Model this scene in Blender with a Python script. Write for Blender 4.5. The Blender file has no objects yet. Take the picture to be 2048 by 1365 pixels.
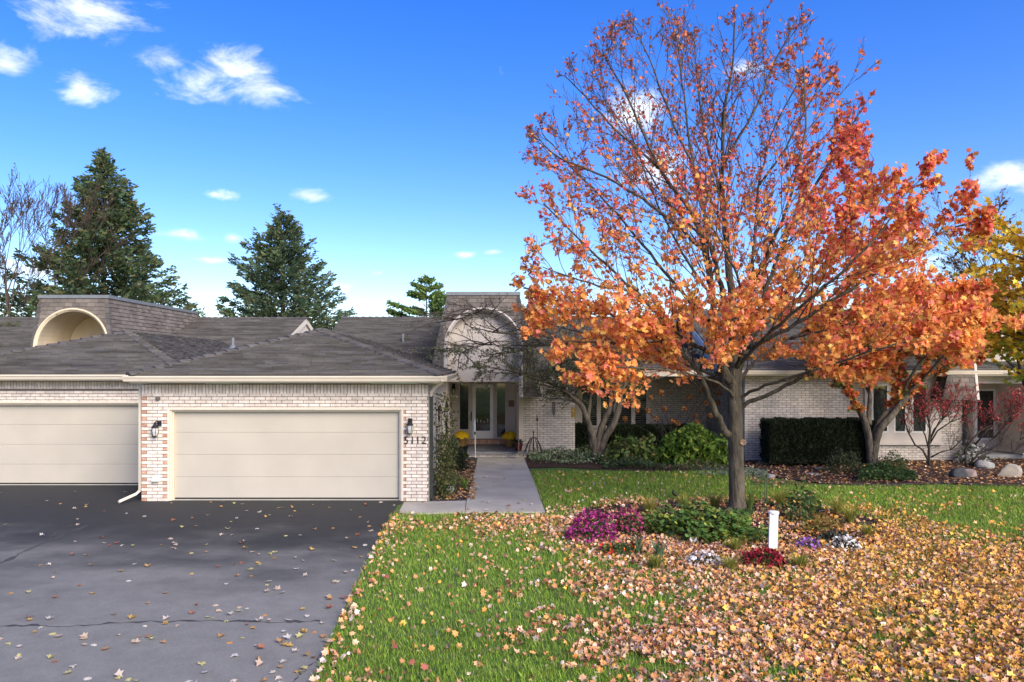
import bpy, bmesh, math, random
import numpy as np
from mathutils import Vector, Matrix

# ------------------------------------------------------------ camera, sky, sun, exposure
F, VX, VY, CH = 1500.0, 972.0, 732.0, 3.19      # focal length in photo pixels, vanishing point, eye height
sc = bpy.context.scene
C = sc.collection
cd = bpy.data.cameras.new('camera'); cam = bpy.data.objects.new('camera', cd); C.objects.link(cam)
cam.location = (0, 0, CH); cam.rotation_euler = (math.radians(90), 0, 0)
cd.sensor_width = 36.0; cd.lens = F / 2048 * 36
cd.shift_x = (1024 - VX) / 2048; cd.shift_y = (VY - 682.5) / 2048
cd.clip_start = 0.1; cd.clip_end = 3000
sc.camera = cam

SUN_DIR = Vector((0.46, -0.70, 0.54)).normalized()
SUN_EL = math.asin(SUN_DIR.z); SUN_AZ = math.atan2(SUN_DIR.x, SUN_DIR.y)
w = bpy.data.worlds.new('World'); sc.world = w; w.use_nodes = True
nt = w.node_tree; N = nt.nodes; LK = nt.links
bg = N['Background']; bg.inputs['Strength'].default_value = 0.15
sky = N.new('ShaderNodeTexSky'); sky.sky_type = 'NISHITA'; sky.sun_disc = False
sky.sun_elevation = SUN_EL; sky.sun_rotation = SUN_AZ
sky.altitude = 300; sky.air_density = 1.0; sky.dust_density = 1.0; sky.ozone_density = 3.5
hs = N.new('ShaderNodeHueSaturation'); hs.inputs['Saturation'].default_value = 1.36; hs.inputs['Value'].default_value = 1.0; hs.inputs['Hue'].default_value = 0.522
LK.new(sky.outputs[0], hs.inputs['Color'])
tint = N.new('ShaderNodeMixRGB'); tint.blend_type = 'MULTIPLY'; tint.inputs[0].default_value = 1.0; tint.inputs[2].default_value = (1.05, 0.985, 0.95, 1); LK.new(hs.outputs[0], tint.inputs[1])
tc = N.new('ShaderNodeTexCoord')
nz = N.new('ShaderNodeTexNoise'); nz.inputs['Scale'].default_value = 13.0; nz.inputs['Detail'].default_value = 12; nz.inputs['Roughness'].default_value = 0.66; nz.inputs['Distortion'].default_value = 0.4
mp = N.new('ShaderNodeMapping'); mp.inputs['Scale'].default_value = (1, 1, 2.2)
LK.new(tc.outputs['Generated'], mp.inputs[0]); LK.new(mp.outputs[0], nz.inputs['Vector'])
# cumulus: places in the sky where the air rises, each with ragged noise edges
def skydir(px, py):
    return Vector(((px - VX) / F, 1.0, (VY - py) / F)).normalized()
CLOUDS = [(170, 25, .085, .030), (10, 125, .035, .02), (330, 120, .04, .022), (400, 165, .055, .032), (470, 145, .06, .036), (525, 190, .045, .028), (160, 175, .035, .02),
          (370, 470, .035, .012), (465, 475, .018, .010), (430, 388, .03, .008), (620, 392, .03, .010), (420, 520, .035, .007),
          (1270, 225, .05, .04), (1330, 340, .08, .045), (1480, 140, .03, .015), (2030, 355, .05, .025), (930, 510, .02, .008), (680, 575, .02, .01),
          (60, 545, .06, .02), (760, 545, .02, .008), (990, 505, .02, .006), (1500, 600, .06, .03), (1840, 520, .05, .02)]
prev = None
for (px, py, rx, rz) in CLOUDS:
    d = skydir(px, py)
    sub = N.new('ShaderNodeVectorMath'); sub.operation = 'SUBTRACT'; sub.inputs[1].default_value = d
    LK.new(tc.outputs['Generated'], sub.inputs[0])
    mul = N.new('ShaderNodeVectorMath'); mul.operation = 'MULTIPLY'; mul.inputs[1].default_value = (1 / rx, 1 / rx, 1 / rz)
    LK.new(sub.outputs[0], mul.inputs[0])
    ln = N.new('ShaderNodeVectorMath'); ln.operation = 'LENGTH'; LK.new(mul.outputs[0], ln.inputs[0])
    mr = N.new('ShaderNodeMapRange'); mr.inputs['From Min'].default_value = 0.0; mr.inputs['From Max'].default_value = 1.5
    mr.inputs['To Min'].default_value = 0.50; mr.inputs['To Max'].default_value = 0.0
    LK.new(ln.outputs['Value'], mr.inputs['Value'])
    if prev is None: prev = mr.outputs[0]
    else:
        mx = N.new('ShaderNodeMath'); mx.operation = 'MAXIMUM'; LK.new(prev, mx.inputs[0]); LK.new(mr.outputs[0], mx.inputs[1]); prev = mx.outputs[0]
ad = N.new('ShaderNodeMath'); ad.operation = 'ADD'; LK.new(nz.outputs['Fac'], ad.inputs[0]); LK.new(prev, ad.inputs[1])
cm = N.new('ShaderNodeMapRange'); cm.interpolation_type = 'SMOOTHSTEP'
cm.inputs['From Min'].default_value = 0.70; cm.inputs['From Max'].default_value = 1.12
cm.inputs['To Min'].default_value = 0.0; cm.inputs['To Max'].default_value = 0.92
LK.new(ad.outputs[0], cm.inputs['Value'])
mixc = N.new('ShaderNodeMixRGB'); LK.new(cm.outputs[0], mixc.inputs[0]); LK.new(tint.outputs[0], mixc.inputs[1])
nz2 = N.new('ShaderNodeTexNoise'); nz2.inputs['Scale'].default_value = 22.0; nz2.inputs['Detail'].default_value = 6; LK.new(mp.outputs[0], nz2.inputs['Vector'])
ccol = N.new('ShaderNodeMixRGB'); ccr = N.new('ShaderNodeMapRange'); ccr.inputs['From Min'].default_value = .38; ccr.inputs['From Max'].default_value = .62; LK.new(nz2.outputs['Fac'], ccr.inputs['Value']); LK.new(ccr.outputs[0], ccol.inputs[0])
ccol.inputs[1].default_value = (3.9, 4.1, 4.5, 1); ccol.inputs[2].default_value = (5.6, 5.7, 5.9, 1); LK.new(ccol.outputs[0], mixc.inputs[2])
LK.new(mixc.outputs[0], bg.inputs['Color'])

sd = bpy.data.lights.new('sun', 'SUN'); so = bpy.data.objects.new('sun', sd); C.objects.link(so)
sd.energy = 3.1; sd.angle = math.radians(38); sd.color = (1.0, 0.90, 0.75)
so.rotation_euler = SUN_DIR.to_track_quat('Z', 'Y').to_euler(); so.location = (30, -20, 30)

sc.view_settings.view_transform = 'Standard'; sc.view_settings.look = 'None'
sc.view_settings.exposure = 0.97; sc.view_settings.gamma = 1.0; sc.view_settings.use_curve_mapping = False
sc.cycles.max_bounces = 6; sc.cycles.transparent_max_bounces = 8

# ------------------------------------------------------------ helpers
rng = random.Random(7); nr = np.random.default_rng(7)
def S(px, py, Y): return Vector(((px - VX) * Y / F, Y, CH - (py - VY) * Y / F))
def sx(px, Y): return (px - VX) * Y / F
def sz(py, Y): return CH - (py - VY) * Y / F
def G(px, py, z=0.0):
    Y = (CH - z) * F / (py - VY); return Vector(((px - VX) * Y / F, Y, z))

class MB:
    def __init__(s): s.v = []; s.f = []
    def add(s, vs, fs):
        b = len(s.v); s.v += [tuple(v) for v in vs]; s.f += [tuple(b + i for i in f) for f in fs]
    def box(s, x0, x1, y0, y1, z0, z1):
        s.add([(x0,y0,z0),(x1,y0,z0),(x1,y1,z0),(x0,y1,z0),(x0,y0,z1),(x1,y0,z1),(x1,y1,z1),(x0,y1,z1)],
              [(0,3,2,1),(4,5,6,7),(0,1,5,4),(1,2,6,5),(2,3,7,6),(3,0,4,7)]); return s
    def obox(s, o, a, b, c):   # box spanned from corner o by vectors a, b, c
        o, a, b, c = map(Vector, (o, a, b, c))
        p = [o, o+a, o+a+b, o+b, o+c, o+a+c, o+a+b+c, o+b+c]
        fs = [(0,3,2,1),(4,5,6,7),(0,1,5,4),(1,2,6,5),(2,3,7,6),(3,0,4,7)]
        if a.cross(b).dot(c) < 0: fs = [tuple(reversed(f)) for f in fs]
        s.add(p, fs); return s
    def tube(s, pts, rad, seg=6, cap=True):
        pts = [Vector(p) for p in pts]; n = len(pts)
        if not hasattr(rad, '__len__'): rad = [rad] * n
        b = len(s.v); up = Vector((0.31, 0.17, 0.93))
        for i, p in enumerate(pts):
            d = (pts[min(i+1, n-1)] - pts[max(i-1, 0)])
            d = d.normalized() if d.length > 1e-9 else Vector((0,0,1))
            a = d.cross(up)
            if a.length < 1e-3: a = d.cross(Vector((1,0,0)))
            a.normalize(); c = d.cross(a)
            for k in range(seg):
                t = 2*math.pi*k/seg
                s.v.append(tuple(p + (a*math.cos(t) + c*math.sin(t)) * rad[i]))
        for i in range(n-1):
            for k in range(seg):
                k2 = (k+1) % seg
                s.f.append((b+i*seg+k, b+(i+1)*seg+k, b+(i+1)*seg+k2, b+i*seg+k2))
        if cap:
            s.f.append(tuple(b+k for k in range(seg))); s.f.append(tuple(b+(n-1)*seg+seg-1-k for k in range(seg)))
        return s
    def lathe(s, c, prof, seg=16, cap=True):   # prof: (radius, z)
        b = len(s.v); c = Vector(c)
        for r, z in prof:
            for k in range(seg):
                t = 2*math.pi*k/seg; s.v.append((c.x + r*math.cos(t), c.y + r*math.sin(t), c.z + z))
        for i in range(len(prof)-1):
            for k in range(seg):
                k2 = (k+1) % seg
                s.f.append((b+i*seg+k, b+i*seg+k2, b+(i+1)*seg+k2, b+(i+1)*seg+k))
        if cap:
            s.f.append(tuple(b+seg-1-k for k in range(seg))); s.f.append(tuple(b+(len(prof)-1)*seg+k for k in range(seg)))
        return s
    def prism(s, poly, off):   # planar polygon (3d points) pushed along off
        poly = [Vector(p) for p in poly]; off = Vector(off); n = len(poly)
        nrm = Vector((0,0,0))
        for i in range(n): nrm += poly[i].cross(poly[(i+1) % n])
        if nrm.dot(off) > 0: poly = poly[::-1]
        s.add(poly + [p+off for p in poly], [tuple(range(n)), tuple(reversed(range(n, 2*n)))] + [(i, n+i, n+(i+1) % n, (i+1) % n) for i in range(n)])
        return s
    def build(s, name, m, parent=None, smooth=False, kind=None):
        me = bpy.data.meshes.new(name); me.from_pydata(s.v, [], s.f)
        if smooth: me.polygons.foreach_set('use_smooth', [True]*len(me.polygons))
        return link(name, me, m, parent, kind)

def link(name, me, m, parent=None, kind=None, loc=None):
    if m and not me.materials: me.materials.append(m)
    o = bpy.data.objects.new(name, me); C.objects.link(o)
    if loc is not None: o.location = loc
    if parent is not None:
        o.parent = parent
        if parent.type == 'EMPTY': o.matrix_parent_inverse = Matrix.Translation(parent.location).inverted()
    if kind: o['kind'] = kind
    return o
def thing(name, label, cat, loc=(0,0,0), group=None):
    o = bpy.data.objects.new(name, None); C.objects.link(o); o.location = loc; o.empty_display_size = .1
    o['label'] = label; o['category'] = cat
    if group: o['group'] = group
    return o
def tag(o, label, cat, group=None):
    o['label'] = label; o['category'] = cat
    if group: o['group'] = group
    return o
def struct(o): o['kind'] = 'structure'; return o

# ---- materials
def M(name, c1, c2=None, scale=6.0, rough=0.85, bump=0.0, bscale=None, rnd=0.0, spec=0.3, metal=0.0, attr=False,
      transl=0.0, stretch=(1,1,1), lo=.35, hi=.65, detail=6, bdist=0.02, sat=0.0):
    m = bpy.data.materials.new(name); m.use_nodes = True
    t = m.node_tree; n = t.nodes; l = t.links; b = n['Principled BSDF']
    b.inputs['Roughness'].default_value = rough; b.inputs['Metallic'].default_value = metal
    b.inputs['Specular IOR Level'].default_value = spec
    geo = n.new('ShaderNodeNewGeometry'); mpn = n.new('ShaderNodeMapping'); mpn.inputs['Scale'].default_value = stretch
    l.new(geo.outputs['Position'], mpn.inputs[0])
    def noise(sc_, det=detail):
        x = n.new('ShaderNodeTexNoise'); x.inputs['Scale'].default_value = sc_; x.inputs['Detail'].default_value = det
        l.new(mpn.outputs[0], x.inputs['Vector']); return x
    if attr:
        a = n.new('ShaderNodeAttribute'); a.attribute_name = 'col'; col = a.outputs['Color']
    elif c2 is not None:
        x = noise(scale); r = n.new('ShaderNodeMapRange'); r.inputs['From Min'].default_value = lo; r.inputs['From Max'].default_value = hi
        l.new(x.outputs['Fac'], r.inputs['Value'])
        mx = n.new('ShaderNodeMixRGB'); l.new(r.outputs[0], mx.inputs[0]); mx.inputs[1].default_value = (*c1, 1); mx.inputs[2].default_value = (*c2, 1); col = mx.outputs[0]
    else:
        rg = n.new('ShaderNodeRGB'); rg.outputs[0].default_value = (*c1, 1); col = rg.outputs[0]
    if rnd:
        oi = n.new('ShaderNodeObjectInfo'); ad_ = n.new('ShaderNodeMath'); ad_.operation = 'ADD'
        l.new(oi.outputs['Random'], ad_.inputs[0]); l.new(geo.outputs['Random Per Island'], ad_.inputs[1])
        fr = n.new('ShaderNodeMath'); fr.operation = 'FRACT'; l.new(ad_.outputs[0], fr.inputs[0])
        r2 = n.new('ShaderNodeMapRange'); r2.inputs['To Min'].default_value = 1 - rnd; r2.inputs['To Max'].default_value = 1 + rnd; l.new(fr.outputs[0], r2.inputs['Value'])
        h = n.new('ShaderNodeHueSaturation'); l.new(r2.outputs[0], h.inputs['Value']); l.new(col, h.inputs['Color']); col = h.outputs[0]
        if sat:
            wn = n.new('ShaderNodeTexWhiteNoise'); wn.noise_dimensions = '1D'; l.new(fr.outputs[0], wn.inputs['W'])
            r3 = n.new('ShaderNodeMapRange'); r3.inputs['To Min'].default_value = .5 - sat; r3.inputs['To Max'].default_value = .5 + sat; l.new(wn.outputs['Value'], r3.inputs['Value'])
            l.new(r3.outputs[0], h.inputs['Hue'])
    l.new(col, b.inputs['Base Color'])
    if bump:
        x = noise(bscale or scale * 4); bm_ = n.new('ShaderNodeBump'); bm_.inputs['Strength'].default_value = bump; bm_.inputs['Distance'].default_value = bdist
        l.new(x.outputs['Fac'], bm_.inputs['Height']); l.new(bm_.outputs[0], b.inputs['Normal'])
    if transl:
        tr = n.new('ShaderNodeBsdfTranslucent'); l.new(col, tr.inputs['Color'])
        ms = n.new('ShaderNodeMixShader'); ms.inputs[0].default_value = transl
        l.new(b.outputs[0], ms.inputs[1]); l.new(tr.outputs[0], ms.inputs[2]); l.new(ms.outputs[0], n['Material Output'].inputs[0])
    return m

m_brick = M('whitewashed_brick', (.71,.64,.57), (.58,.49,.42), 9, .9, .5, 60, rnd=.13)
m_brick_red = M('salmon_brick', (.42,.20,.12), (.50,.33,.25), 14, .9, .5, 60, rnd=.2)
m_brick_far = M('cream_brick', (.63,.57,.51), (.50,.44,.38), 9, .9, .4, 60, rnd=.13)
m_mortar = M('mortar', (.10,.085,.075), (.16,.14,.125), 20, .95, .4, 80)
m_trim = M('beige_trim', (.62,.55,.45), (.58,.51,.41), 3, .6, .1, 30)
m_door = M('garage_door_paint', (.44,.40,.335), (.405,.37,.31), 1.2, .55, .12, 120, bdist=.004)
m_panel = M('taupe_panel', (.57,.51,.46), (.53,.475,.425), 1.5, .7, .15, 90, bdist=.004)
m_stucco = M('cream_stucco', (.62,.52,.37), (.57,.47,.33), 2.5, .9, .5, 70, bdist=.008)
m_white = M('white_trim', (.74,.73,.70), (.69,.68,.65), 4, .5)
m_roof = M('asphalt_shingle', (.066,.061,.058), (.150,.140,.132), 1.6, .95, .5, 110, stretch=(.45,1.6,5.0), lo=.3, hi=.7, rnd=.17, sat=.012)
m_cap = M('cap_shingle', (.085,.078,.073), (.12,.11,.102), 2, .95, .4, 110, rnd=.22)
m_mans = M('mansard_shingle', (.13,.11,.095), (.17,.145,.125), 1.6, .95, .5, 110, rnd=.24)
m_flash = M('grey_flashing', (.18,.19,.20), (.22,.23,.24), 5, .5, metal=.3)
m_black = M('black_metal', (.018,.018,.02), (.03,.03,.032), 12, .45, metal=.3)
m_glass = M('dark_glass', (.015,.018,.02), (.03,.035,.035), 2.0, .05, spec=.8)
m_lamp = M('lantern_glass', (.42,.43,.42), (.55,.55,.52), 20, .15, spec=.6)
m_conc = M('concrete', (.42,.395,.335), (.33,.308,.26), 1.1, .9, .35, 90, bdist=.006, rnd=.05)
m_slate = M('porch_stone', (.27,.27,.27), (.20,.20,.205), 2.2, .85, .3, 60)
m_mulch = M('mulch', (.075,.04,.028), (.035,.02,.014), 14, 1.0, 1.0, 45, bdist=.05)
m_soil = M('dark_soil', (.05,.032,.024), (.028,.018,.014), 14, 1.0, 1.0, 45, bdist=.05)
m_bark = M('maple_bark', (.115,.098,.07), (.048,.041,.03), 9, .95, 1.0, 26, stretch=(1,1,.28), bdist=.05)
m_bark2 = M('crab_bark', (.15,.122,.088), (.06,.05,.038), 11, .95, 1.0, 30, stretch=(1,1,.35), bdist=.04)
m_twig = M('twig', (.060,.045,.036), (.085,.065,.05), 12, .9)
m_twigdark = M('dark_twig', (.035,.026,.024), (.05,.04,.035), 12, .9)
m_leaf = M('leaf', (0,0,0), attr=True, rough=.6, transl=.45, spec=.2)
m_dry = M('fallen_leaf', (0,0,0), attr=True, rough=.75, spec=.2, transl=.1)
m_grass = M('grass_blade', (0,0,0), attr=True, rough=.7, spec=.2, transl=.3)
m_petal = M('petal', (0,0,0), attr=True, rough=.7, spec=.15, transl=.2)
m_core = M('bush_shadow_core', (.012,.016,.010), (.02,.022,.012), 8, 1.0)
m_core.name = 'hedge_shade'  # near-black colour painting the shade deep inside the hedges
# ------------------------------------------------------------ generic builders
def mesh_np(name, V, T, col, m, parent=None, kind=None):
    me = bpy.data.meshes.new(name); nv, ntri = len(V), len(T)
    me.vertices.add(nv); me.vertices.foreach_set('co', np.ascontiguousarray(V, dtype=np.float32).ravel())
    me.loops.add(ntri*3); me.loops.foreach_set('vertex_index', np.ascontiguousarray(T, dtype=np.int32).ravel())
    me.polygons.add(ntri); me.polygons.foreach_set('loop_start', np.arange(0, ntri*3, 3, dtype=np.int32))
    me.update(calc_edges=True)
    if col is not None:
        a = me.attributes.new('col', 'FLOAT_COLOR', 'POINT')
        c4 = np.ones((nv, 4), dtype=np.float32); c4[:, :3] = col; a.data.foreach_set('color', c4.ravel())
    me.validate()
    return link(name, me, m, parent, kind)
def rots(n, up=0.0, upv=(0,0,1)):
    d = nr.normal(size=(n,3)); d /= np.linalg.norm(d, axis=1)[:,None]
    d = d*(1-up) + np.array(upv)*up; d /= np.linalg.norm(d, axis=1)[:,None]
    a = nr.normal(size=(n,3)); a -= (a*d).sum(1)[:,None]*d; a /= np.linalg.norm(a, axis=1)[:,None]
    b = np.cross(d, a)
    return np.stack([a, b, d], axis=2)       # columns: leaf x, leaf y, leaf normal
def dirrots(D, spread=.3):                   # leaf y axis along direction D
    n = len(D); y = D + nr.normal(size=(n,3))*spread; y /= np.linalg.norm(y, axis=1)[:,None]
    a = nr.normal(size=(n,3)); a -= (a*y).sum(1)[:,None]*y; a /= np.linalg.norm(a, axis=1)[:,None]
    return np.stack([a, y, np.cross(a, y)], axis=2)
def scatter(name, tmpls, pos, R, size, col, m, parent=None, kind=None):
    pos = np.asarray(pos, float); n = len(pos); size = np.broadcast_to(size, n); which = nr.integers(0, len(tmpls), n)
    Vs, Ts, Cs = [], [], []; base = 0
    for k, (tv, tt) in enumerate(tmpls):
        idx = np.where(which == k)[0]
        if not len(idx): continue
        v = np.einsum('nij,kj->nki', R[idx], tv) * size[idx][:,None,None] + pos[idx][:,None,:]
        kk = len(tv); t = tt[None,:,:] + (np.arange(len(idx))*kk)[:,None,None] + base
        Vs.append(v.reshape(-1,3)); Ts.append(t.reshape(-1,3)); Cs.append(np.repeat(np.asarray(col)[idx], kk, axis=0)); base += len(idx)*kk
    return mesh_np(name, np.concatenate(Vs), np.concatenate(Ts), np.concatenate(Cs), m, parent, kind)
def maple_t(curl, fold):
    half = [(.15,-.30),(.46,-.26),(.33,-.01),(.45,.26),(.21,.25)]
    rim = [(0,-.42)] + half + [(0,.55)] + [(-x,y) for x,y in half[::-1]]
    v = [(0,-.05,0)] + [(x,y, curl*(x*x+y*y) + fold*abs(x)) for x,y in rim]
    n = len(rim); return np.array(v), np.array([(0, i+1, (i+1) % n + 1) for i in range(n)])
MAPLE = [maple_t(.25,.1), maple_t(-.6,.45), maple_t(.8,-.3), maple_t(.1,.8), maple_t(-.9,.0), maple_t(.5,.5)]
def oval_t(wd, fold):
    v = [(0,-.5,0),(wd,-.1,fold*wd),(wd*.7,.25,fold*wd*.7),(0,.5,0),(-wd*.7,.25,fold*wd*.7),(-wd,-.1,fold*wd)]
    return np.array(v), np.array([(0,1,3),(1,2,3),(0,3,5),(3,4,5)])
OVAL = [oval_t(.26,.3), oval_t(.3,-.2), oval_t(.22,.6)]
ROUND = [oval_t(.4,.25), oval_t(.42,-.15)]
NEEDLE = [(np.array([(0,-.5,0),(.11,0,.03),(0,.5,0),(-.11,0,.03)]), np.array([(0,1,2),(0,2,3)]))]
SPRIG = [(np.array([(0,-.5,0),(.18,-.2,.05),(.05,-.05,0),(.16,.15,-.04),(0,.5,0),(-.14,.1,.05),(-.04,-.1,0),(-.2,-.22,-.03)]),
          np.array([(0,1,2),(0,2,6),(0,6,7),(2,3,4),(2,4,6),(6,4,5)]))]
FLOWER = [(np.array([(0,0,.0)] + [(.5*math.cos(a), .5*math.sin(a), .18 if i % 2 else .05) for i, a in enumerate(np.arange(8)*math.pi/4)]),
           np.array([(0, i+1, (i+1) % 8 + 1) for i in range(8)]))]
BLADE = [(np.array([(-.05,0,0),(.05,0,0),(.03,.12,.55),(.0,.4,1.0)]), np.array([(0,1,2),(0,2,3)])),
         (np.array([(-.05,0,0),(.05,0,0),(.02,.05,.6),(.0,.15,1.0)]), np.array([(0,1,2),(0,2,3)]))]
def pick(cols, n, jit=.15, wts=None):
    cols = np.array(cols); w_ = None if wts is None else np.array(wts)/sum(wts)
    c = cols[nr.choice(len(cols), n, p=w_)]; return np.clip(c * (1 + nr.normal(size=(n,1))*jit), .004, 1)

# ------------------------------------------------------------ ground
def sheet(name, pts, z, m, kind='structure', parent=None):
    mb = MB(); mb.add([(p[0], p[1], z) for p in pts], [tuple(range(len(pts)))])
    o = mb.build(name, m, parent); bm = bmesh.new(); bm.from_mesh(o.data); bmesh.ops.triangulate(bm, faces=bm.faces[:])
    for f in bm.faces:
        if f.normal.z < 0: f.normal_flip()
    bm.to_mesh(o.data); bm.free()
    if kind: o['kind'] = kind
    return o
m_lawn = M('lawn_soil_and_thatch', (.07,.14,.022), (.10,.16,.035), 2.2, 1.0, .8, 40, bdist=.03)
lawn = sheet('lawn', [(-400,-60),(400,-60),(400,900),(-400,900)], 0.0, m_lawn)
# asphalt
m_asph = bpy.data.materials.new('asphalt'); m_asph.use_nodes = True
t = m_asph.node_tree; n = t.nodes; l = t.links; b = n['Principled BSDF']; b.inputs['Roughness'].default_value = .8; b.inputs['Specular IOR Level'].default_value = .3
geo = n.new('ShaderNodeNewGeometry'); sep = n.new('ShaderNodeSeparateXYZ'); l.new(geo.outputs['Position'], sep.inputs[0])
def nn(scale, det=6, rough=.6, st=(1,1,1)):
    m_ = n.new('ShaderNodeMapping'); m_.inputs['Scale'].default_value = st; l.new(geo.outputs['Position'], m_.inputs[0])
    x = n.new('ShaderNodeTexNoise'); x.inputs['Scale'].default_value = scale; x.inputs['Detail'].default_value = det; x.inputs['Roughness'].default_value = rough
    l.new(m_.outputs[0], x.inputs['Vector']); return x
def mth(op, a, b_, cl=False):
    x = n.new('ShaderNodeMath'); x.operation = op; x.use_clamp = cl
    for i, q in enumerate((a, b_)):
        if isinstance(q, (int, float)): x.inputs[i].default_value = q
        else: l.new(q, x.inputs[i])
    return x.outputs[0]
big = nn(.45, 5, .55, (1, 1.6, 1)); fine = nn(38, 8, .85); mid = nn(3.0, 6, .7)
# the asphalt colour gets darker towards the garage, with a ragged border
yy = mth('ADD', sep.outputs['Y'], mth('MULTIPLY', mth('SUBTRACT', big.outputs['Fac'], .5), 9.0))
asph_mix = n.new('ShaderNodeMapRange'); asph_mix.interpolation_type = 'SMOOTHSTEP'; asph_mix.inputs['From Min'].default_value = 9.3; asph_mix.inputs['From Max'].default_value = 15.2; l.new(yy, asph_mix.inputs['Value'])
c1 = n.new('ShaderNodeMixRGB'); l.new(asph_mix.outputs[0], c1.inputs[0]); c1.inputs[1].default_value = (.19,.184,.162,1); c1.inputs[2].default_value = (.030,.0305,.030,1)
v = mth('ADD', mth('MULTIPLY', fine.outputs['Fac'], 1.3), mth('MULTIPLY', mid.outputs['Fac'], .7))
c2 = n.new('ShaderNodeMixRGB'); c2.blend_type = 'MULTIPLY'; c2.inputs[0].default_value = 1; l.new(c1.outputs[0], c2.inputs[1]); 
cv = n.new('ShaderNodeCombineXYZ'); 
vv = mth('ADD', v, .0)
for i in range(3): l.new(vv, cv.inputs[i])
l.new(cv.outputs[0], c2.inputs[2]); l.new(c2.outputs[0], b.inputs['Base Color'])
bp = n.new('ShaderNodeBump'); bp.inputs['Strength'].default_value = .5; bp.inputs['Distance'].default_value = .006; l.new(fine.outputs['Fac'], bp.inputs['Height']); l.new(bp.outputs[0], b.inputs['Normal'])
YG, YN = 17.65, 19.9        # our garage front wall, neighbour's garage front wall
dr_edge = [G(797,1010), G(770,1055), G(735,1120), G(690,1215), G(650,1300), G(625,1365), G(560,1500)]
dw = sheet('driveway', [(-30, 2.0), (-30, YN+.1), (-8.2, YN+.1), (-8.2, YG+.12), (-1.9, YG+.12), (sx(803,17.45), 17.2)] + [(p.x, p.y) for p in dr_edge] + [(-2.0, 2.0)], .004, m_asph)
m_crack = M('crack_filler', (.04,.038,.035), (.075,.07,.064), 20, .7)
def strip(pts, wd, name='sealed_crack'):
    mb = MB(); L = []; R_ = []
    P = []
    for i in range(len(pts)-1):
        for k in range(8): P.append(Vector(pts[i]).lerp(Vector(pts[i+1]), k/8))
    P.append(Vector(pts[-1])); vs = []; fs = []
    for i, p in enumerate(P):
        d = (P[min(i+1,len(P)-1)] - P[max(i-1,0)]).normalized(); q = Vector((-d.y, d.x, 0)); ww = wd*(.15+rng.random()**2*1.1)
        c = p + q*rng.uniform(-.03,.03); vs += [(c.x+q.x*ww, c.y+q.y*ww, .0075), (c.x-q.x*ww, c.y-q.y*ww, .0075)]
        if i: fs.append((2*i-2, 2*i-1, 2*i+1, 2*i))
    mb.add(vs, fs); return mb.build(name, m_crack, dw)
strip([G(-60,1150), G(0,1128), G(60,1098), G(110,1078), G(175,1052)], .05)
strip([G(100,1080), G(118,1060), G(160,1047)], .03)
strip([G(-40,1255), G(60,1252), G(140,1254), G(260,1245), G(420,1243), G(560,1246), G(640,1243)], .035)
strip([G(590,1365), G(605,1345), G(640,1318), G(655,1285)], .012)
# concrete apron and front walk, slab by slab
def slab(px, z, parent=None, name='slab'):
    P = [G(*p) for p in px]; mb = MB(); cx = sum(p.x for p in P)/len(P); cy = sum(p.y for p in P)/len(P)
    P = [Vector((cx+(p.x-cx)*.994, cy+(p.y-cy)*.994, 0)) for p in P]
    mb.prism([(p.x,p.y,z-.1) for p in P], (0,0,.1)); return mb.build(name, m_conc, parent)
wb = sheet('front_walk', [(p.x,p.y) for p in (G(797,1030), G(930,1026), G(1091,1025), G(1056,925), G(1050,914), G(952,914), G(933,1003), G(880,1004), G(806,1006))], .006, M('walk_joint', (.09,.085,.08), (.05,.045,.04), 9, .95))
slab([(795,1031),(808,1007),(932,1004),(930,1027)], .03, wb)
for a, b_, xl0, xl1, xr0, xr1 in ((1027,1003,930,933,1091,1082), (1003,975,933,940.5,1082,1072), (975,957,940.5,945.5,1072,1065), (957,941,945.5,950,1065,1058), (941,927,950,953,1058,1052), (927,914,953,956,1052,1047)):
    slab([(xl0,a),(xl1,b_),(xr1,b_),(xr0,a)], .03, wb)
# planting beds
bedF = sheet('planting_bed', [(p.x,p.y) for p in (G(1056,938), G(1120,936), G(1200,941), G(1300,944), G(1440,942), G(1500,944), G(1560,956), G(1640,966), G(1760,972), G(1880,966), G(1960,970), G(2048,975), G(2200,975))] + [(26,26), (26,31), (1.4,31), (1.4,26)], .02, m_mulch)
bedL = sheet('gravel_bed', [(p.x,p.y) for p in (G(858,1006), G(932,1003), G(953,927), G(952,914))] + [(-.6,26.0), (-1.3,26.0), (-1.3,17.7)], .018, M('river_stone', (.10,.085,.075), (.04,.03,.027), 16, .9, 1.0, 18, bdist=.06))
FBC = (4.85, 15.0); fb = [(FBC[0]+3.3*math.cos(a)*(1+.05*math.sin(3*a)), FBC[1]+2.75*math.sin(a)*(1+.06*math.cos(2*a))) for a in np.linspace(0, 2*math.pi, 40, endpoint=False)]
bedC = sheet('flower_bed_soil', fb, .012, m_soil)
ed = MB(); E = [G(x,y) for x,y in ((1490,946),(1560,958),(1640,968),(1760,974),(1880,968),(1960,972),(2048,977),(2200,977))]
ed.tube([(p.x,p.y,.03) for p in E], .035, 6); tag(ed.build('bed_edging', m_twigdark), 'dark plastic edging strip along the front of the mulch bed', 'edging')

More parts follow.
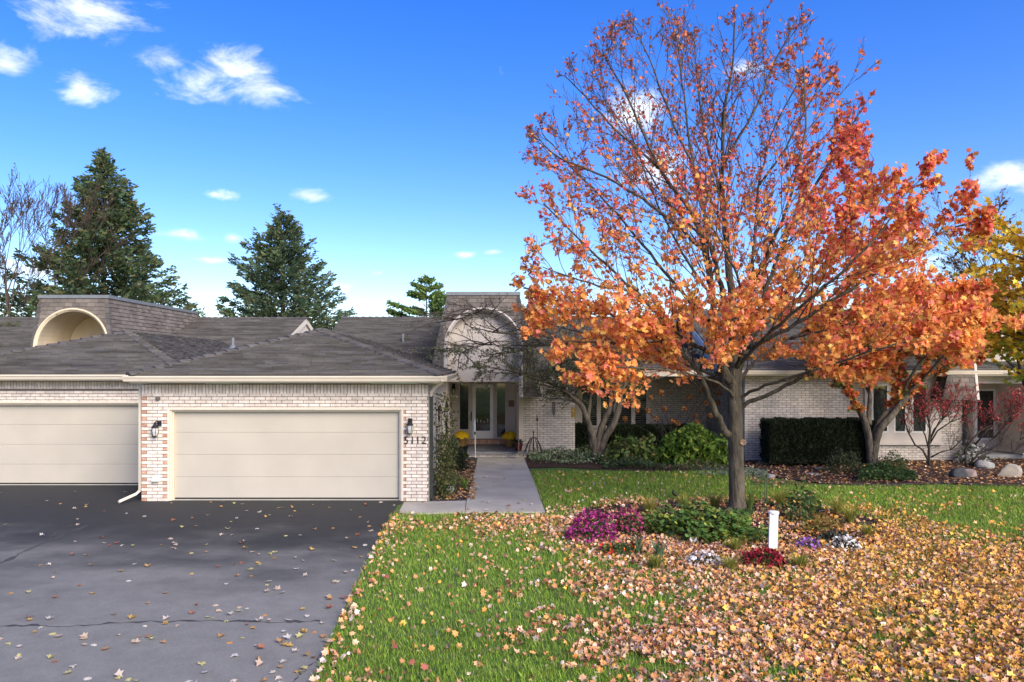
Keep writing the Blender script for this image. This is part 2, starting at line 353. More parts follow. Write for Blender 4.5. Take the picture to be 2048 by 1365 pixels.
# ------------------------------------------------------------ roofs, bricks
def clip(poly, a, c):      # keep points with dot(p,a) >= c  (2d)
    out = []
    for i in range(len(poly)):
        p, q = poly[i], poly[(i+1) % len(poly)]; dp = p[0]*a[0]+p[1]*a[1]-c; dq = q[0]*a[0]+q[1]*a[1]-c
        if dp >= 0: out.append(p)
        if dp*dq < 0:
            s_ = dp/(dp-dq); out.append((p[0]+(q[0]-p[0])*s_, p[1]+(q[1]-p[1])*s_))
    return out
def shingles(mb, poly3, row=.155, tab=.31, th=.038, hole=None):
    """cover a planar convex roof face (first edge = eave, left to right seen from outside) with overlapping tabs"""
    P = [Vector(p) for p in poly3]; u = (P[1]-P[0]).normalized(); nrm = u.cross(P[2]-P[0]).normalized()
    if nrm.z < 0: nrm = -nrm
    vv_ = nrm.cross(u); 
    if vv_.z < 0: vv_ = -vv_
    p2 = [((p-P[0]).dot(u), (p-P[0]).dot(vv_)) for p in P]
    v1 = max(p[1] for p in p2); r = 0
    while r*row < v1:
        band = clip(clip(p2, (0,1), r*row), (0,-1), -(r+1)*row)
        if len(band) >= 3:
            a0 = min(p[0] for p in band); a1 = max(p[0] for p in band); x = a0 - rng.random()*tab
            while x < a1:
                wd = tab*rng.uniform(.75, 1.25)
                cell = clip(clip(band, (1,0), x+.004), (-1,0), -(x+wd-.004)); x += wd
                if len(cell) < 3: continue
                if hole and hole(P[0]+u*(sum(c[0] for c in cell)/len(cell))+vv_*(sum(c[1] for c in cell)/len(cell))): continue
                k = th*rng.uniform(.7, 1.5); m_ = len(cell)
                low = [P[0]+u*c[0]+vv_*c[1]+nrm*.001 for c in cell]
                top = [P[0]+u*c[0]+vv_*c[1]+nrm*(.003 + k*(1-(c[1]-r*row)/row)) for c in cell]
                ar = sum(cell[i][0]*cell[(i+1) % m_][1]-cell[(i+1) % m_][0]*cell[i][1] for i in range(m_))
                fs = [tuple(range(m_, 2*m_))] + [(i, (i+1) % m_, m_+(i+1) % m_, m_+i) for i in range(m_)]
                if ar*(u.cross(vv_).dot(nrm)) < 0: fs = [tuple(reversed(f)) for f in fs]
                mb.add(low+top, fs)
        r += 1
def deck(mb, poly3, th=.03):
    P = [Vector(p) for p in poly3]; nrm = (P[1]-P[0]).cross(P[2]-P[0]).normalized()
    if nrm.z > 0: nrm = -nrm
    mb.prism([p - Vector((0,0,.002)) for p in P], nrm*th)
cap_me = None
def caps(A, B, parent, wd=.15, ln=.30, m=None, slope=.33):
    """hip and ridge caps laid one over the next"""
    global cap_me
    A, B = Vector(A), Vector(B); d = (B-A); L = d.length; d.normalize(); side = d.cross(Vector((0,0,1))).normalized(); up = side.cross(d)
    if cap_me is None:
        mb = MB(); f = .28
        top = [(-wd,0,-wd*f),(0,0,.0),(wd,0,-wd*f),(-wd,ln*1.1,-wd*f-.012),(0,ln*1.1,-.012),(wd,ln*1.1,-wd*f-.012)]
        vs = [(x,y,z+.060-.10*y) for x,y,z in top] + [(x,y,z+.012) for x,y,z in top]
        mb.add(vs, [(0,1,4,3),(1,2,5,4),(0,6,7,1),(1,7,8,2),(0,3,9,6),(2,8,11,5)])
        cap_me = bpy.data.meshes.new('ridge_cap'); cap_me.from_pydata(mb.v, [], mb.f); cap_me.materials.append(m_cap)
    k = 0
    while k*ln < L - .1:
        o = bpy.data.objects.new('ridge_cap', cap_me); C.objects.link(o); o.parent = parent
        R = Matrix((side, d, up)).transposed().to_4x4(); o.matrix_local = Matrix.Translation(A + d*(k*ln) + Vector((0,0,.012))) @ R
        k += 1
brick_cache = {}
def brick_me(wd, ht, m):
    key = (round(wd,3), round(ht,3), m.name)
    if key not in brick_cache:
        me = bpy.data.meshes.new('brick'); x, z, bv, d = key[0]/2, key[1]/2, .003, .011
        vs = [(-x,.004,-z),(x,.004,-z),(x,.004,z),(-x,.004,z),(-x+bv,-d,-z+bv),(x-bv,-d,-z+bv),(x-bv,-d,z-bv),(-x+bv,-d,z-bv)]
        me.from_pydata(vs, [], [(4,5,6,7),(0,1,5,4),(1,2,6,5),(2,3,7,6),(3,0,4,7)]); me.materials.append(m); brick_cache[key] = me
    return brick_cache[key]
RW, BL, JT = .0794, .254, .010
def courses(x0, x1, z0, z1, holes=(), soldier=None):
    """running bond between x0..x1; soldier=(za,zb): a course of upright bricks"""
    out = []; k = 0; z = z0
    while z < z1 - .03:
        zt = min(z+RW, z1)
        if soldier and zt > soldier[0] + .02 and z < soldier[1]: 
            z = soldier[1]; continue
        spans = [(x0, x1)]
        for (a, b_, c, d) in holes:
            if (z+zt)/2 > c and (z+zt)/2 < d:
                ns = []
                for s0, s1 in spans:
                    if b_ <= s0 or a >= s1: ns.append((s0,s1)); continue
                    if a > s0: ns.append((s0,a))
                    if b_ < s1: ns.append((b_,s1))
                spans = ns
        off = 0 if k % 2 else BL/2
        for s0, s1 in spans:
            q = x0 + math.floor((s0-x0)/BL - 1)*BL + off
            while q < s1:
                a, b_ = max(q, s0), min(q+BL, s1)
                if b_ - a > .03: out.append((a+JT/2, b_-JT/2, z+JT/2, zt-JT/2))
                q += BL
        z += RW; k += 1
    if soldier:
        q = x0
        while q < x1 - .02:
            b_ = min(q+RW, x1)
            if b_ - q > .03: out.append((q+JT/2, b_-JT/2, soldier[0]+JT/2, soldier[1]-JT/2))
            q += RW
    return out
def lay(bricks, Y, wall, m, single=300, red=True, score=None, jm=None):
    """the bricks of a wall that faces the camera side: the first ones as objects, the rest joined"""
    if score: bricks = sorted(bricks, key=score)
    for (a, b_, c, d) in bricks[:single]:
        mm = m_brick_red if (red and (b_-a) < .14 and (d-c) < .1) else m
        o = bpy.data.objects.new('brick', brick_me(b_-a, d-c, mm)); C.objects.link(o); o.location = ((a+b_)/2, Y, (c+d)/2); o.parent = wall
        o.rotation_euler = (rng.uniform(-.006,.006), rng.uniform(-.004,.004), rng.uniform(-.006,.006))
    if len(bricks) > single:
        mb = MB()
        for (a, b_, c, d) in bricks[single:]: mb.add([(a,Y+.004,c),(b_,Y+.004,c),(b_,Y+.004,d),(a,Y+.004,d),(a+.003,Y-.011,c+.003),(b_-.003,Y-.011,c+.003),(b_-.003,Y-.011,d-.003),(a+.003,Y-.011,d-.003)], [(4,5,6,7),(0,1,5,4),(1,2,6,5),(2,3,7,6),(3,0,4,7)])
        mb.build('brickwork', m, wall, kind='stuff')
def lay_side(X, face, y0, y1, z0, z1, wall, m):   # joined bricks on a wall in a plane of constant X (face = -1 or +1)
    mb = MB()
    for (a, b_, c, d) in courses(y0, y1, z0, z1):
        mb.obox((X - .004*face, a, c), (0, b_-a, 0), (0, 0, d-c), (face*.015, 0, 0))
    mb.build('brickwork', m, wall, kind='stuff')
def gutter(parent, A, B, out, name='gutter'):
    """K-profile gutter hung along A-B; out = outward unit vector"""
    A, B, out = Vector(A), Vector(B), Vector(out); prof = [(0,.0),(.075,.0),(.085,.03),(.10,.075),(.118,.09),(.118,.118),(.108,.118),(.104,.10),(.088,.088),(.07,.012),(.01,.012),(.01,.125),(0,.125)]
    mb = MB(); mb.prism([A + out*p + Vector((0,0,q)) for p, q in prof], B-A); return mb.build(name, m_trim, parent)
# ------------------------------------------------------------ our house: garage wing
H = thing('house', 'cream brick ranch house numbered 5112 with two-car garage and arched entry', 'house', (-4, YG, 0))
X0, X1 = sx(283, YG), sx(857, YG)
gw = MB(); gx0, gx1, gz = sx(336, YG), sx(806, YG), sz(818, YG)
for a in ((X0, gx0, 0, 2.76), (gx1, X1, 0, 2.76), (gx0, gx1, gz, 2.76)): gw.box(a[0], a[1], YG, YG+.25, a[2], a[3])
gw.box(X1-.25, X1, YG+.25, 25.0, 0, 2.9); gw.box(X0, X0+.2, YG+.25, YN, 0, 2.9)
gwall = gw.build('garage_wall', m_mortar, H)
bk = courses(X0, X1, .0, 2.76, [(gx0, gx1, -1, gz)], soldier=(sz(788.5, YG), 2.755))
lay(bk, YG, gwall, m_brick, 300, score=lambda q: (q[3]-q[2] > .1, q[2] > 2.1 and q[2] > 2.4))
lay_side(X1, 1, YG+.02, 24.9, 0, 2.85, gwall, m_brick_far)
# garage door
def garage_door(parent, x0, x1, ztop, Y, zs):
    d = MB(); d.box(x0-.01, x1+.01, Y+.17, Y+.2, .03, ztop+.02); gd = d.build('garage_door', m_door, parent)
    for i in range(len(zs)-1):
        p = MB(); a, b_ = zs[i]+.0015, zs[i+1]-.0015
        p.add([(x0,Y+.17,a),(x1,Y+.17,a),(x1,Y+.17,b_),(x0,Y+.17,b_),(x0,Y+.160,a+.003),(x1,Y+.160,a+.003),(x1,Y+.160,b_-.003),(x0,Y+.160,b_-.003)], [(4,5,6,7),(0,1,5,4),(1,2,6,5),(2,3,7,6),(3,0,4,7)])
        p.build('door_panel', m_door, gd)
    s_ = MB(); s_.box(x0, x1, Y+.145, Y+.158, .029, .062); s_.build('bottom_seal', m_black, gd)
    s_ = MB(); s_.box(x0-.01, x1+.01, Y+.10, Y+.2, .006, .028); s_.build('threshold', m_conc, gd)
    f = MB()
    for k, (w0, w1, yf) in enumerate(((0, .05, -.012), (.05, .085, .03), (.085, .115, .08))):
        f.box(x0-.105+w0, x0-.105+w1, Y+yf, Y+.17, .01, ztop+.105-w0); f.box(x1+.105-w1, x1+.105-w0, Y+yf, Y+.17, .01, ztop+.105-w0)
        f.box(x0-.105+w1, x1+.105-w1, Y+yf, Y+.17, ztop+.105-w1, ztop+.105-w0)
    f.build('door_frame', m_trim, gd); return gd
dz = sz(822.5, YG) 
garage_door(H, gx0+.095, gx1-.095, dz-.02, YG, [.03, .555, 1.085, 1.61, dz-.022])
# roof of the garage: hip in front, running back into the main roof
ey, ez = YG-.45, 2.985; ex0, ex1 = sx(256, ey), sx(884, ey); exm = (ex0+ex1)/2; ap = Vector((exm, ey+3.65, 4.175))
rl = Vector((exm, 29.9, 4.175)); FL, FR = Vector((ex0,ey,ez)), Vector((ex1,ey,ez)); BR = Vector((ex1, 25.2, ez)); BLt = Vector((ex0, 29.0, ez))
rd = MB(); deck(rd, [FL, FR, ap]); deck(rd, [FR, BR, rl, ap]); deck(rd, [BLt, FL, ap, rl])
groof = rd.build('garage_roof', m_roof, H)
sh = MB(); shingles(sh, [FL, FR, ap]); shingles(sh, [FR, BR, rl, ap]); shingles(sh, [BLt, FL, ap, rl]); sh.build('shingle', m_roof, groof, kind='stuff')
caps(FL, ap, groof); caps(FR, ap, groof); caps(ap, rl, groof)
fs_ = MB(); fs_.box(ex0+.03, ex1-.03, ey+.02, ey+.045, ez-.19, ez-.012); fs_.box(ex1-.05, ex1-.025, ey+.047, 25.1, ez-.19, ez-.014); fs_.build('fascia', m_trim, H)
sf = MB(); sf.box(ex0+.03, ex1-.052, ey+.047, YG-.001, ez-.2, ez-.18); sf.box(X1+.012, ex1-.052, YG+.001, 25.1, ez-.2, ez-.18); sf.build('soffit', m_trim, H)
gutter(H, (sx(244,ey-.1), ey+.019, ez-.155), (ex1+.12, ey+.019, ez-.155), (0,-1,0)); gutter(H, (ex1-.024, ey-.098, ez-.152), (ex1-.024, 25.1, ez-.152), (1,0,0))
dsp = MB(); dsp.tube([(ex1-.0, YG+.02, ez-.16), (X1+.2, YG+.0, ez-.26), (X1+.06, YG+.02, ez-.42), (X1+.055, YG+.06, ez-.5)], .045, 8); dsp.build('downspout_elbow', m_trim, H)
dsp = MB(); dsp.box(X1+.02, X1+.10, YG+.03, YG+.11, .05, ez-.5); dsp.build('downspout', M('dark_downspout', (.02,.024,.022), (.03,.035,.03), 6, .6), H)
dsp = MB(); P = [S(281,985,YG-.02), S(277,990,YG-.06), S(262,1006,YG-.3)]
dsp.tube([(X0-.03,YG+.06,2.75),(X0-.05,YG+.05,2.6),(X0-.05,YG+.05,.26),(X0-.12,YG-.05,.17),(X0-.33,YG-.42,.06)], .042, 4); dsp.build('downspout', m_trim, H)
# house number
def text_part(txt, size, loc, m, parent, ext=.006, name='house_number'):
    cu = bpy.data.curves.new('txt', 'FONT'); cu.body = txt; cu.size = size; cu.extrude = ext; cu.align_x = 'CENTER'
    ob = bpy.data.objects.new('txt', cu); C.objects.link(ob); dg = bpy.context.evaluated_depsgraph_get(); me = bpy.data.meshes.new_from_object(ob.evaluated_get(dg))
    bpy.data.objects.remove(ob); me.materials.clear(); me.transform(Matrix.Rotation(math.radians(90), 4, 'X')); me.name = name
    o = link(name, me, m, None); o.location = loc; o.parent = parent
    if parent.type == 'EMPTY': o.matrix_parent_inverse = Matrix.Translation(parent.location).inverted()
    return o
for ch, px in zip('5112', (812.5, 825, 836, 848)):
    text_part(ch, .25, (sx(px,YG), YG-.022, sz(888,YG)), m_black, H)
# small fittings on the left pier
o = MB(); o.lathe((0,0,0), [(.0,0),(.05,0),(.055,.02),(.05,.05),(.02,.06),(.0,.06)], 12); ob = o.build('motion_sensor', M('bronze_sensor', (.10,.085,.07), (.14,.12,.1), 30, .5), None)
ob.matrix_world = Matrix.Translation(S(316.5,797.5,YG-.012)) @ Matrix.Rotation(math.radians(90),4,'X'); tag(ob, 'small round brown sensor on the brick above the left lantern', 'sensor')
o = MB(); c = S(312,957,YG-.012); o.prism([(c.x-.085,c.y,c.z-.07),(c.x+.085,c.y,c.z-.07),(c.x+.085,c.y,c.z+.07),(c.x-.07,c.y,c.z+.07)], (0,-.05,0)); o.prism([(c.x-.07,c.y-.05,c.z-.075),(c.x+.09,c.y-.05,c.z-.075),(c.x+.09,c.y-.1,c.z-.06),(c.x-.07,c.y-.1,c.z-.06)], (0,0,.02))
tag(o.build('vent_hood', m_white), 'white plastic vent hood low on the left garage pier', 'vent')
def lantern(px, py, Y, label, hgt=.36, tilt=0, face='front', nx=0.0):
    c = S(px, py, Y); t_ = thing('wall_lantern', label, 'wall lantern', c)
    q = hgt; y = c.y - .11
    p = MB(); p.lathe((c.x+nx, 0, 0), [(.0,0)], 3) if False else None
    p.box(c.x+nx-.05, c.x+nx+.05, c.y-.018, c.y, c.z+q*.18, c.z+q*.52); p.build('back_plate', m_black, t_)
    p = MB(); p.tube([(c.x+nx, c.y-.015, c.z+q*.35), (c.x+nx*.6, c.y-.05, c.z+q*.5), (c.x+nx*.3, c.y-.09, c.z+q*.5), (c.x, y, c.z+q*.42)], .016, 6); p.build('arm', m_black, t_)
    p = MB(); p.lathe((c.x, y, c.z), [(.008,q*.46),(.03,q*.40),(.022,q*.34),(.045,q*.26),(.085,q*.12),(.09,q*.10),(.06,q*.09)], 10); p.build('cap', m_black, t_)
    p = MB(); p.lathe((c.x, y, c.z), [(.055,q*.09),(.075,-q*.02),(.072,-q*.2),(.05,-q*.42)], 10); p.build('glass', m_lamp, t_)
    for k in range(5):
        a = 2*math.pi*k/5+.3; p = MB()
        p.tube([(c.x+r*math.cos(a), y+r*math.sin(a), c.z+z) for r, z in ((.06,q*.1),(.081,-q*.02),(.078,-q*.2),(.054,-q*.43))], .006, 4); p.build('glass_rib', m_black, t_)
    p = MB(); p.lathe((c.x, y, c.z), [(.056,-q*.42),(.056,-q*.46),(.02,-q*.48),(.008,-q*.56)], 10); p.build('base_ring', m_black, t_)
    return t_
lantern(314, 858, YG-.012, 'black carriage lantern on the brick pier left of the garage door', nx=.06)
lantern(820.5, 853, YG-.012, 'black carriage lantern above the house number 5112')
# ------------------------------------------------------------ main roof of our house
MY, MZ = 33.6, 5.34; mx0, mx1 = sx(684, MY), 7.9; my0, mz0 = 26.2, 5.34-.31*(33.6-26.2)
rd = MB(); fa = [(mx0, my0, mz0), (mx1, my0, mz0), (mx1, MY, MZ), (mx0, MY, MZ)]; deck(rd, fa); deck(rd, [(mx1, 41, mz0), (mx0, 41, mz0), (mx0, MY, MZ), (mx1, MY, MZ)])
mroof = rd.build('main_roof', m_roof, H); sh = MB(); shingles(sh, fa); sh.build('shingle', m_roof, mroof, kind='stuff'); caps((mx0,MY,MZ),(mx1,MY,MZ), mroof)
def vent(px, py0, py1, Y, parent):
    a = S(px,py1,Y); b_ = S(px,py0,Y); p = MB(); p.tube([a-Vector((0,0,.1)), b_], .05, 10); p.lathe((a.x,a.y,a.z-.04), [(.16,0),(.10,.06),(.06,.1)], 10); p.build('vent_pipe', m_flash, parent)
vent(806, 668, 690, 29.6, H)
p = MB(); p.box(mx0+.1, mx0+.3, my0+.6, 40, 0, 3); p.build('side_wall', m_mortar, H)
p = MB(); p.prism([(mx0+.05,my0+.5,2.9),(mx0+.05,MY,MZ-.08),(mx0+.05,40.4,2.9)], (.05,0,0)); p.build('gable_panel', m_white, H)
# ------------------------------------------------------------ mansard entries
def mansard(parent, cx, Y, zt, zb, wt, wb, lean, R, spring, back, m_in, side_to, arc_in=None, flush=None, sides=(1,1)):
    """tall shingled entry front with an arched recess; leans back by `lean`, flares from wt to wb half-width"""
    def yat(z): return Y + lean*(z-zb)/(zt-zb)
    def half(z): return wb + (wt-wb)*(z-zb)/(zt-zb)
    arch = [(cx+R*math.cos(a), spring+R*math.sin(a)) for a in np.linspace(0, math.pi, 25)]
    mb = MB()
    # skin left and right of the opening, and above it, as strips
    zs = sorted(set([zb, spring] + [q[1] for q in arch] + [zt])); vs = []
    def xin(z): return R if z <= spring else math.sqrt(max(R*R-(z-spring)**2, 0))
    for i in range(len(zs)-1):
        a, b_ = zs[i], zs[i+1]
        for sg in (-1, 1):
            mb.add([(cx+sg*xin(a), yat(a), a), (cx+sg*half(a), yat(a), a), (cx+sg*half(b_), yat(b_), b_), (cx+sg*xin(b_), yat(b_), b_)], [(0,1,2,3) if sg > 0 else (3,2,1,0)])
    for sg, on in zip((-1,1), sides):     # flanks
        if on: mb.add([(cx+sg*wb, Y, zb), (cx+sg*wb, side_to, zb), (cx+sg*wt, side_to, zt), (cx+sg*wt, yat(zt), zt)], [(0,1,2,3) if sg > 0 else (3,2,1,0)])
    mb.add([(cx-wt, yat(zt), zt), (cx+wt, yat(zt), zt), (cx+wt, side_to, zt), (cx-wt, side_to, zt)], [(0,1,2,3)])
    body = mb.build('mansard_roof', m_mans, parent)
    # shingles one by one on the front
    row, tab = .145, .27; slant = math.hypot(lean, zt-zb)/(zt-zb); cells = []
    z = zb; k = 0
    while z < zt-.1:
        h_ = half(z); x = -h_ - rng.random()*tab
        while x < h_:
            a, b_ = max(x+.004, -h_+.10), min(x+tab-.004, h_-.10); zc = z+row/2; x += tab
            if b_-a < .05: continue
            xi = xin(zc)+.03 if (zc < spring+R+.03) else 0
            if zc-spring > R-.0: xi = 0
            for s0, s1 in ([(a,b_)] if xi == 0 else [(a, min(b_,-xi)), (max(a,xi), b_)]):
                if s1-s0 > .04: cells.append((cx+s0, cx+s1, z))
        z += row; k += 1
    mb = MB(); cnt = 0
    for (a, b_, z) in cells:
        k = .018*rng.uniform(.7,1.4); y0, y1 = yat(z), yat(z+row); q = [(a,y0-.002,z),(b_,y0-.002,z),(b_,y1-.002,z+row),(a,y1-.002,z+row),(a,y0-k-.004,z-.006),(b_,y0-k-.004,z-.006),(b_,y1-.006,z+row),(a,y1-.006,z+row)]
        fcs = [(4,5,6,7),(0,1,5,4),(1,2,6,5),(3,0,4,7)]
        if cnt < 300:
            me = bpy.data.meshes.new('shingle'); c0 = Vector(((a+b_)/2, y0, z)); me.from_pydata([tuple(Vector(v)-c0) for v in q], [], fcs); link('shingle', me, m_mans, body, loc=c0)
        else: mb.add(q, fcs)
        cnt += 1
    for sg, on in zip((-1,1), sides):
        if on: 
            A = [Vector((cx+sg*wb, Y, zb)), Vector((cx+sg*wb, side_to, zb)), Vector((cx+sg*wt, side_to, zt)), Vector((cx+sg*wt, yat(zt), zt))]
            if sg > 0: shingles(mb, A, .145, .27, .02)
            else: shingles(mb, [A[1], A[0], A[3], A[2]], .145, .27, .02)
    if mb.v: mb.build('shingles_joined', m_mans, body, kind='stuff')
    for sg in (-1, 1): # corner caps, each a folded piece
        nrow = int((zt-zb)/.2)
        for i in range(nrow):
            z0, z1 = zb+i*.2, zb+i*.2+.21; me = bpy.data.meshes.new('corner_cap'); c0 = Vector((cx+sg*half(z0), yat(z0), z0)); c1 = Vector((cx+sg*half(z1), yat(z1), z1))
            o0, o1 = Vector((sg*.028,-.028,0)), Vector((sg*.012,-.012,0)); a_ = Vector((-sg*.13,-.024,0)); s_ = Vector((sg*.024,.13,0)); a1 = Vector((-sg*.13,-.008,0)); s1 = Vector((sg*.008,.13,0))
            pts = [c0+a_, c0+o0, c0+s_, c1+a1, c1+o1, c1+s1]; me.from_pydata([tuple(p-c0) for p in pts], [], [(0,1,4,3),(1,2,5,4)] if sg > 0 else [(1,0,3,4),(2,1,4,5)])
            o = link('corner_cap', me, m_cap, body, loc=c0); md = o.modifiers.new('t', 'SOLIDIFY'); md.thickness = .012
    cp = MB(); cp.box(cx-wt-.05, cx+wt+.05, yat(zt)-.05, yat(zt)+.25, zt-.02, zt+.10)
    for sg in (-1,1): cp.obox((cx+sg*(wt+.05), yat(zt)+.252, zt-.021), (-sg*.3,0,0), (0,side_to-yat(zt)-.25,0), (0,0,.12))
    cp.build('coping', m_flash, body)
    # trim ring round the opening, then the vaulted recess
    ring = MB(); pr = [(cx-R, zb)] + [(x, z) for x, z in arch[::-1]] + [(cx+R, zb)]; vs = []; fs = []
    for i, (x, z) in enumerate(pr):
        dx, dzz = (x-cx, max(z-spring,0)); L_ = math.hypot(dx,dzz); ux, uz = dx/L_, dzz/L_; y = yat(z)
        vs += [(x+ux*.05, y-.035, z+uz*.05), (x-ux*.0, y-.045, z-uz*.0), (x-ux*.07, y+.02, z-uz*.07), (x-ux*.07, y+.3, z-uz*.07), (x+ux*.05, y+.01, z+uz*.05)]
    for i in range(len(pr)-1):
        for k in range(5): fs.append((5*i+k, 5*i+(k+1) % 5, 5*i+5+(k+1) % 5, 5*i+5+k))
    ring.add(vs, fs); ring.build('arch_trim', m_in, parent, smooth=False)
    R2 = R-.07; vault = MB(); pr = [(cx-R2, .2)] + [(cx+R2*math.cos(a), spring+R2*math.sin(a)) for a in np.linspace(math.pi, 0, 25)] + [(cx+R2, .2)]; vs = []; fs = []
    for x, z in pr: vs += [(x, yat(max(z,zb))+.28, z), (x, back+.05, z)]
    for i in range(len(pr)-1): fs.append((2*i, 2*i+1, 2*i+3, 2*i+2))
    vault.add(vs, fs); vo = vault.build('vault', m_in, parent)
    if flush:      # boarded panel fills the arch above the door recess
        up = [(cx-R2-.02, flush)] + [(cx+(R2+.02)*math.cos(a), spring+(R2+.02)*math.sin(a)) for a in np.linspace(math.pi, 0, 25)] + [(cx+R2+.02, flush)]
        pn = MB(); yp = Y+.75; pn.prism([(x, yp, z) for x, z in up], (0,.06,0)); po_ = pn.build('arch_panel', m_in, parent)
        for k in (-.62,-.22,.22,.62):
            q = MB(); zt_ = spring+math.sqrt(max((R2)**2-(k*R2)**2,0))-.03; q.box(cx+k*R2-.012, cx+k*R2+.012, yp-.012, yp, flush+.06, zt_); q.build('batten', m_in, po_)
        q = MB(); q.box(cx-R2, cx+R2, yp-.03, yp-.002, flush-.02, flush+.05); q.build('header_board', m_in, po_)
        q = MB(); q.box(cx-R2, cx+R2, yp+.062, back+.05, flush+.02, flush+.06); q.build('recess_ceiling', m_in, parent)
        for sg in (-1,1):
            q = MB(); q.obox((cx+sg*(R2-.01), Y+1.4, .0), (sg*.2,0,0), (0,back-Y-1.4,0), (0,0,flush+.1)); q.build('jamb', m_in, parent)
    bw = MB(); bw.prism([(x, back, z) for x, z in pr], (0,.1,0)); bwall = bw.build('recess_wall', m_in, parent)
    return body, bwall
AY, AB = 25.0, 28.3; acx = sx(966.5, AY); aR = 76.5*AY/F; asp = sz(692.5, AY)
mans, dwall = mansard(H, acx, AY, sz(590, AY+.5), 2.15, 1.21, 1.93, .5, aR, asp, AB, m_panel, 31.5, flush=2.66)
sB = F/AB
def rect(mb, px0, px1, py0, py1, Y, th): mb.box(sx(px0,Y), sx(px1,Y), Y-th, Y, sz(py1,Y), sz(py0,Y))
def glazed(name, px0, px1, py0, py1, fr, parent, m_f, Y, bottom=None):
    f = MB(); t_ = .05; bpx = bottom or fr
    rect(f, px0, px0+fr, py0, py1, Y-.001, t_); rect(f, px1-fr, px1, py0, py1, Y-.001, t_); rect(f, px0+fr, px1-fr, py0, py0+fr, Y-.001, t_); rect(f, px0+fr, px1-fr, py1-bpx, py1, Y-.001, t_)
    fo = f.build(name, m_f, parent); g = MB(); rect(g, px0+fr-.5, px1-fr+.5, py0+fr-.5, py1-bpx+.5, Y-.002, .018); g.build('pane', m_glass, fo); return fo
glazed('sidelight', 916.5, 940, 764.8, 862, 3, H, m_panel, AB)
glazed('sidelight', 991, 1013, 764.8, 877, 2.6, H, m_panel, AB)
fd = glazed('front_door', 940.8, 990.4, 765.2, 877.5, 4.5, H, m_panel, AB)
sd_ = glazed('storm_door', 945, 986.5, 769, 877, 6.5, H, m_white, AB-.055, bottom=15)
hd = MB(); hd.tube([S(942.5,824,AB-.1), S(942.5,828,AB-.13), S(942.5,838,AB-.13), S(942.5,842,AB-.1)], .018, 6); hd.build('door_handle', m_black, sd_)
for a, b_ in ((946,984),):
    for k in range(11):
        q = MB(); x = a + (b_-a)*(k+.5)/11; q.prism([S(x-1.2,842-(k % 3)*2,AB-.09), S(x+1.2,842-(k % 3)*2,AB-.09), S(x+1.2,845.5,AB-.09), S(x-1.2,845.5,AB-.09)], (0,-.003,0)); 
        if k % 2 == 0: q.build('etched_motif', M('etched_glass%d' % k, (.35,.36,.36), None, 1, .6), sd_)
sill = MB(); sill.box(sx(902,AB), sx(1031,AB), AB-.25, AB-.06, .2, sz(878.5,AB)-.012); so_ = sill.build('brick_sill', m_mortar, H)
xq = sx(904,AB)
while xq < sx(1029,AB):
    q = MB(); q.box(xq, xq+.095, AB-.258, AB-.10, .26, sz(878.5,AB)); q.build('brick', m_brick_red, so_); xq += .105
ps = MB(); ps.box(sx(934,26), sx(1055,26), 26.0, AB-.02, .13, .2); po = ps.build('porch', m_slate, H)
pr_ = MB(); pr_.box(sx(936,26.06), sx(1053,26.06), 26.06, AB-.05, 0, .129); pb = pr_.build('porch_base', m_mortar, po)
lay(courses(sx(936.5,26.06), sx(1052.5,26.06), .0, .128), 26.06, pb, m_brick_far, 60, red=False)
pl = MB(); rect(pl, 1017, 1028.5, 801, 814, AB-.001, .02); tag(pl.build('wall_plaque', M('wood_plaque', (.16,.11,.07), (.24,.17,.11), 14, .8)), 'small square brown plaque on the entry wall right of the door', 'plaque')
lantern(907.5, 779, AB-.012, 'black carriage lantern on the entry wall left of the front door', hgt=.40)
lantern(893.5, 822, 24.0, 'black carriage lantern hanging off the garage side wall by the trellis', hgt=.40)
# brick wall and window right of the entry
WY, WW = 26.5, 29.3
p = MB(); wx0, wx1 = sx(1043.5, WY), sx(1150, WY); p.box(wx0+.0, wx1, WY, WY+.25, 0, 3.1); p.box(wx1-.25, wx1, WY+.25, WW, 0, 3.1); bwl = p.build('brick_wall', m_mortar, H)
lay(courses(wx0+.01, wx1, .05, 3.05), WY, bwl, m_brick_far, 290, red=False, score=lambda q: q[2])
p = MB(); ww0, ww1 = wx1, sx(1430, WW); p.box(ww0, ww1, WW, WW+.2, 0, 3.3); wwl = p.build('window_wall', m_mortar, H)
hx0, hx1, hz0, hz1 = sx(1150,WW), sx(1299,WW), sz(853,WW), sz(768,WW)
lay(courses(ww0, ww1, .05, 3.2, [(hx0, hx1, hz0, hz1)]), WW, wwl, m_brick_far, 0, red=False)
wf = MB(); rect(wf, 1150, 1164, 766, 855, WW-.001, .07)
for px in (1193, 1227, 1262, 1292): rect(wf, px, px+8, 768, 853, WW-.001, .07)
rect(wf, 1164, 1292, 764, 770, WW-.001, .07); rect(wf, 1164, 1292, 851, 856, WW-.001, .09); wo = wf.build('window', m_panel, H)
for a, b_ in ((1164,1193),(1201,1227),(1235,1262),(1270,1292)):
    g = MB(); rect(g, a, b_, 770, 851, WW-.001, .012); g.build('pane', m_glass, wo)
    y = 773
    while y < 850:
        q = MB(); A = S(a+.5,y,WW-.02); B = S(b_-.5,y,WW-.02); q.obox(A, B-A, (0,-.02,-.012), (0,.003,.006)); q.build('blind_slat', M('slat_grey', (.16,.155,.15)) if 'slat_grey' not in bpy.data.materials else bpy.data.materials['slat_grey'], wo); y += 4.3
p = MB(); p.box(sx(1150,26), mx1, 25.98, 26.0, mz0-.22, mz0-.02); p.build('eave_fascia', m_trim, H)

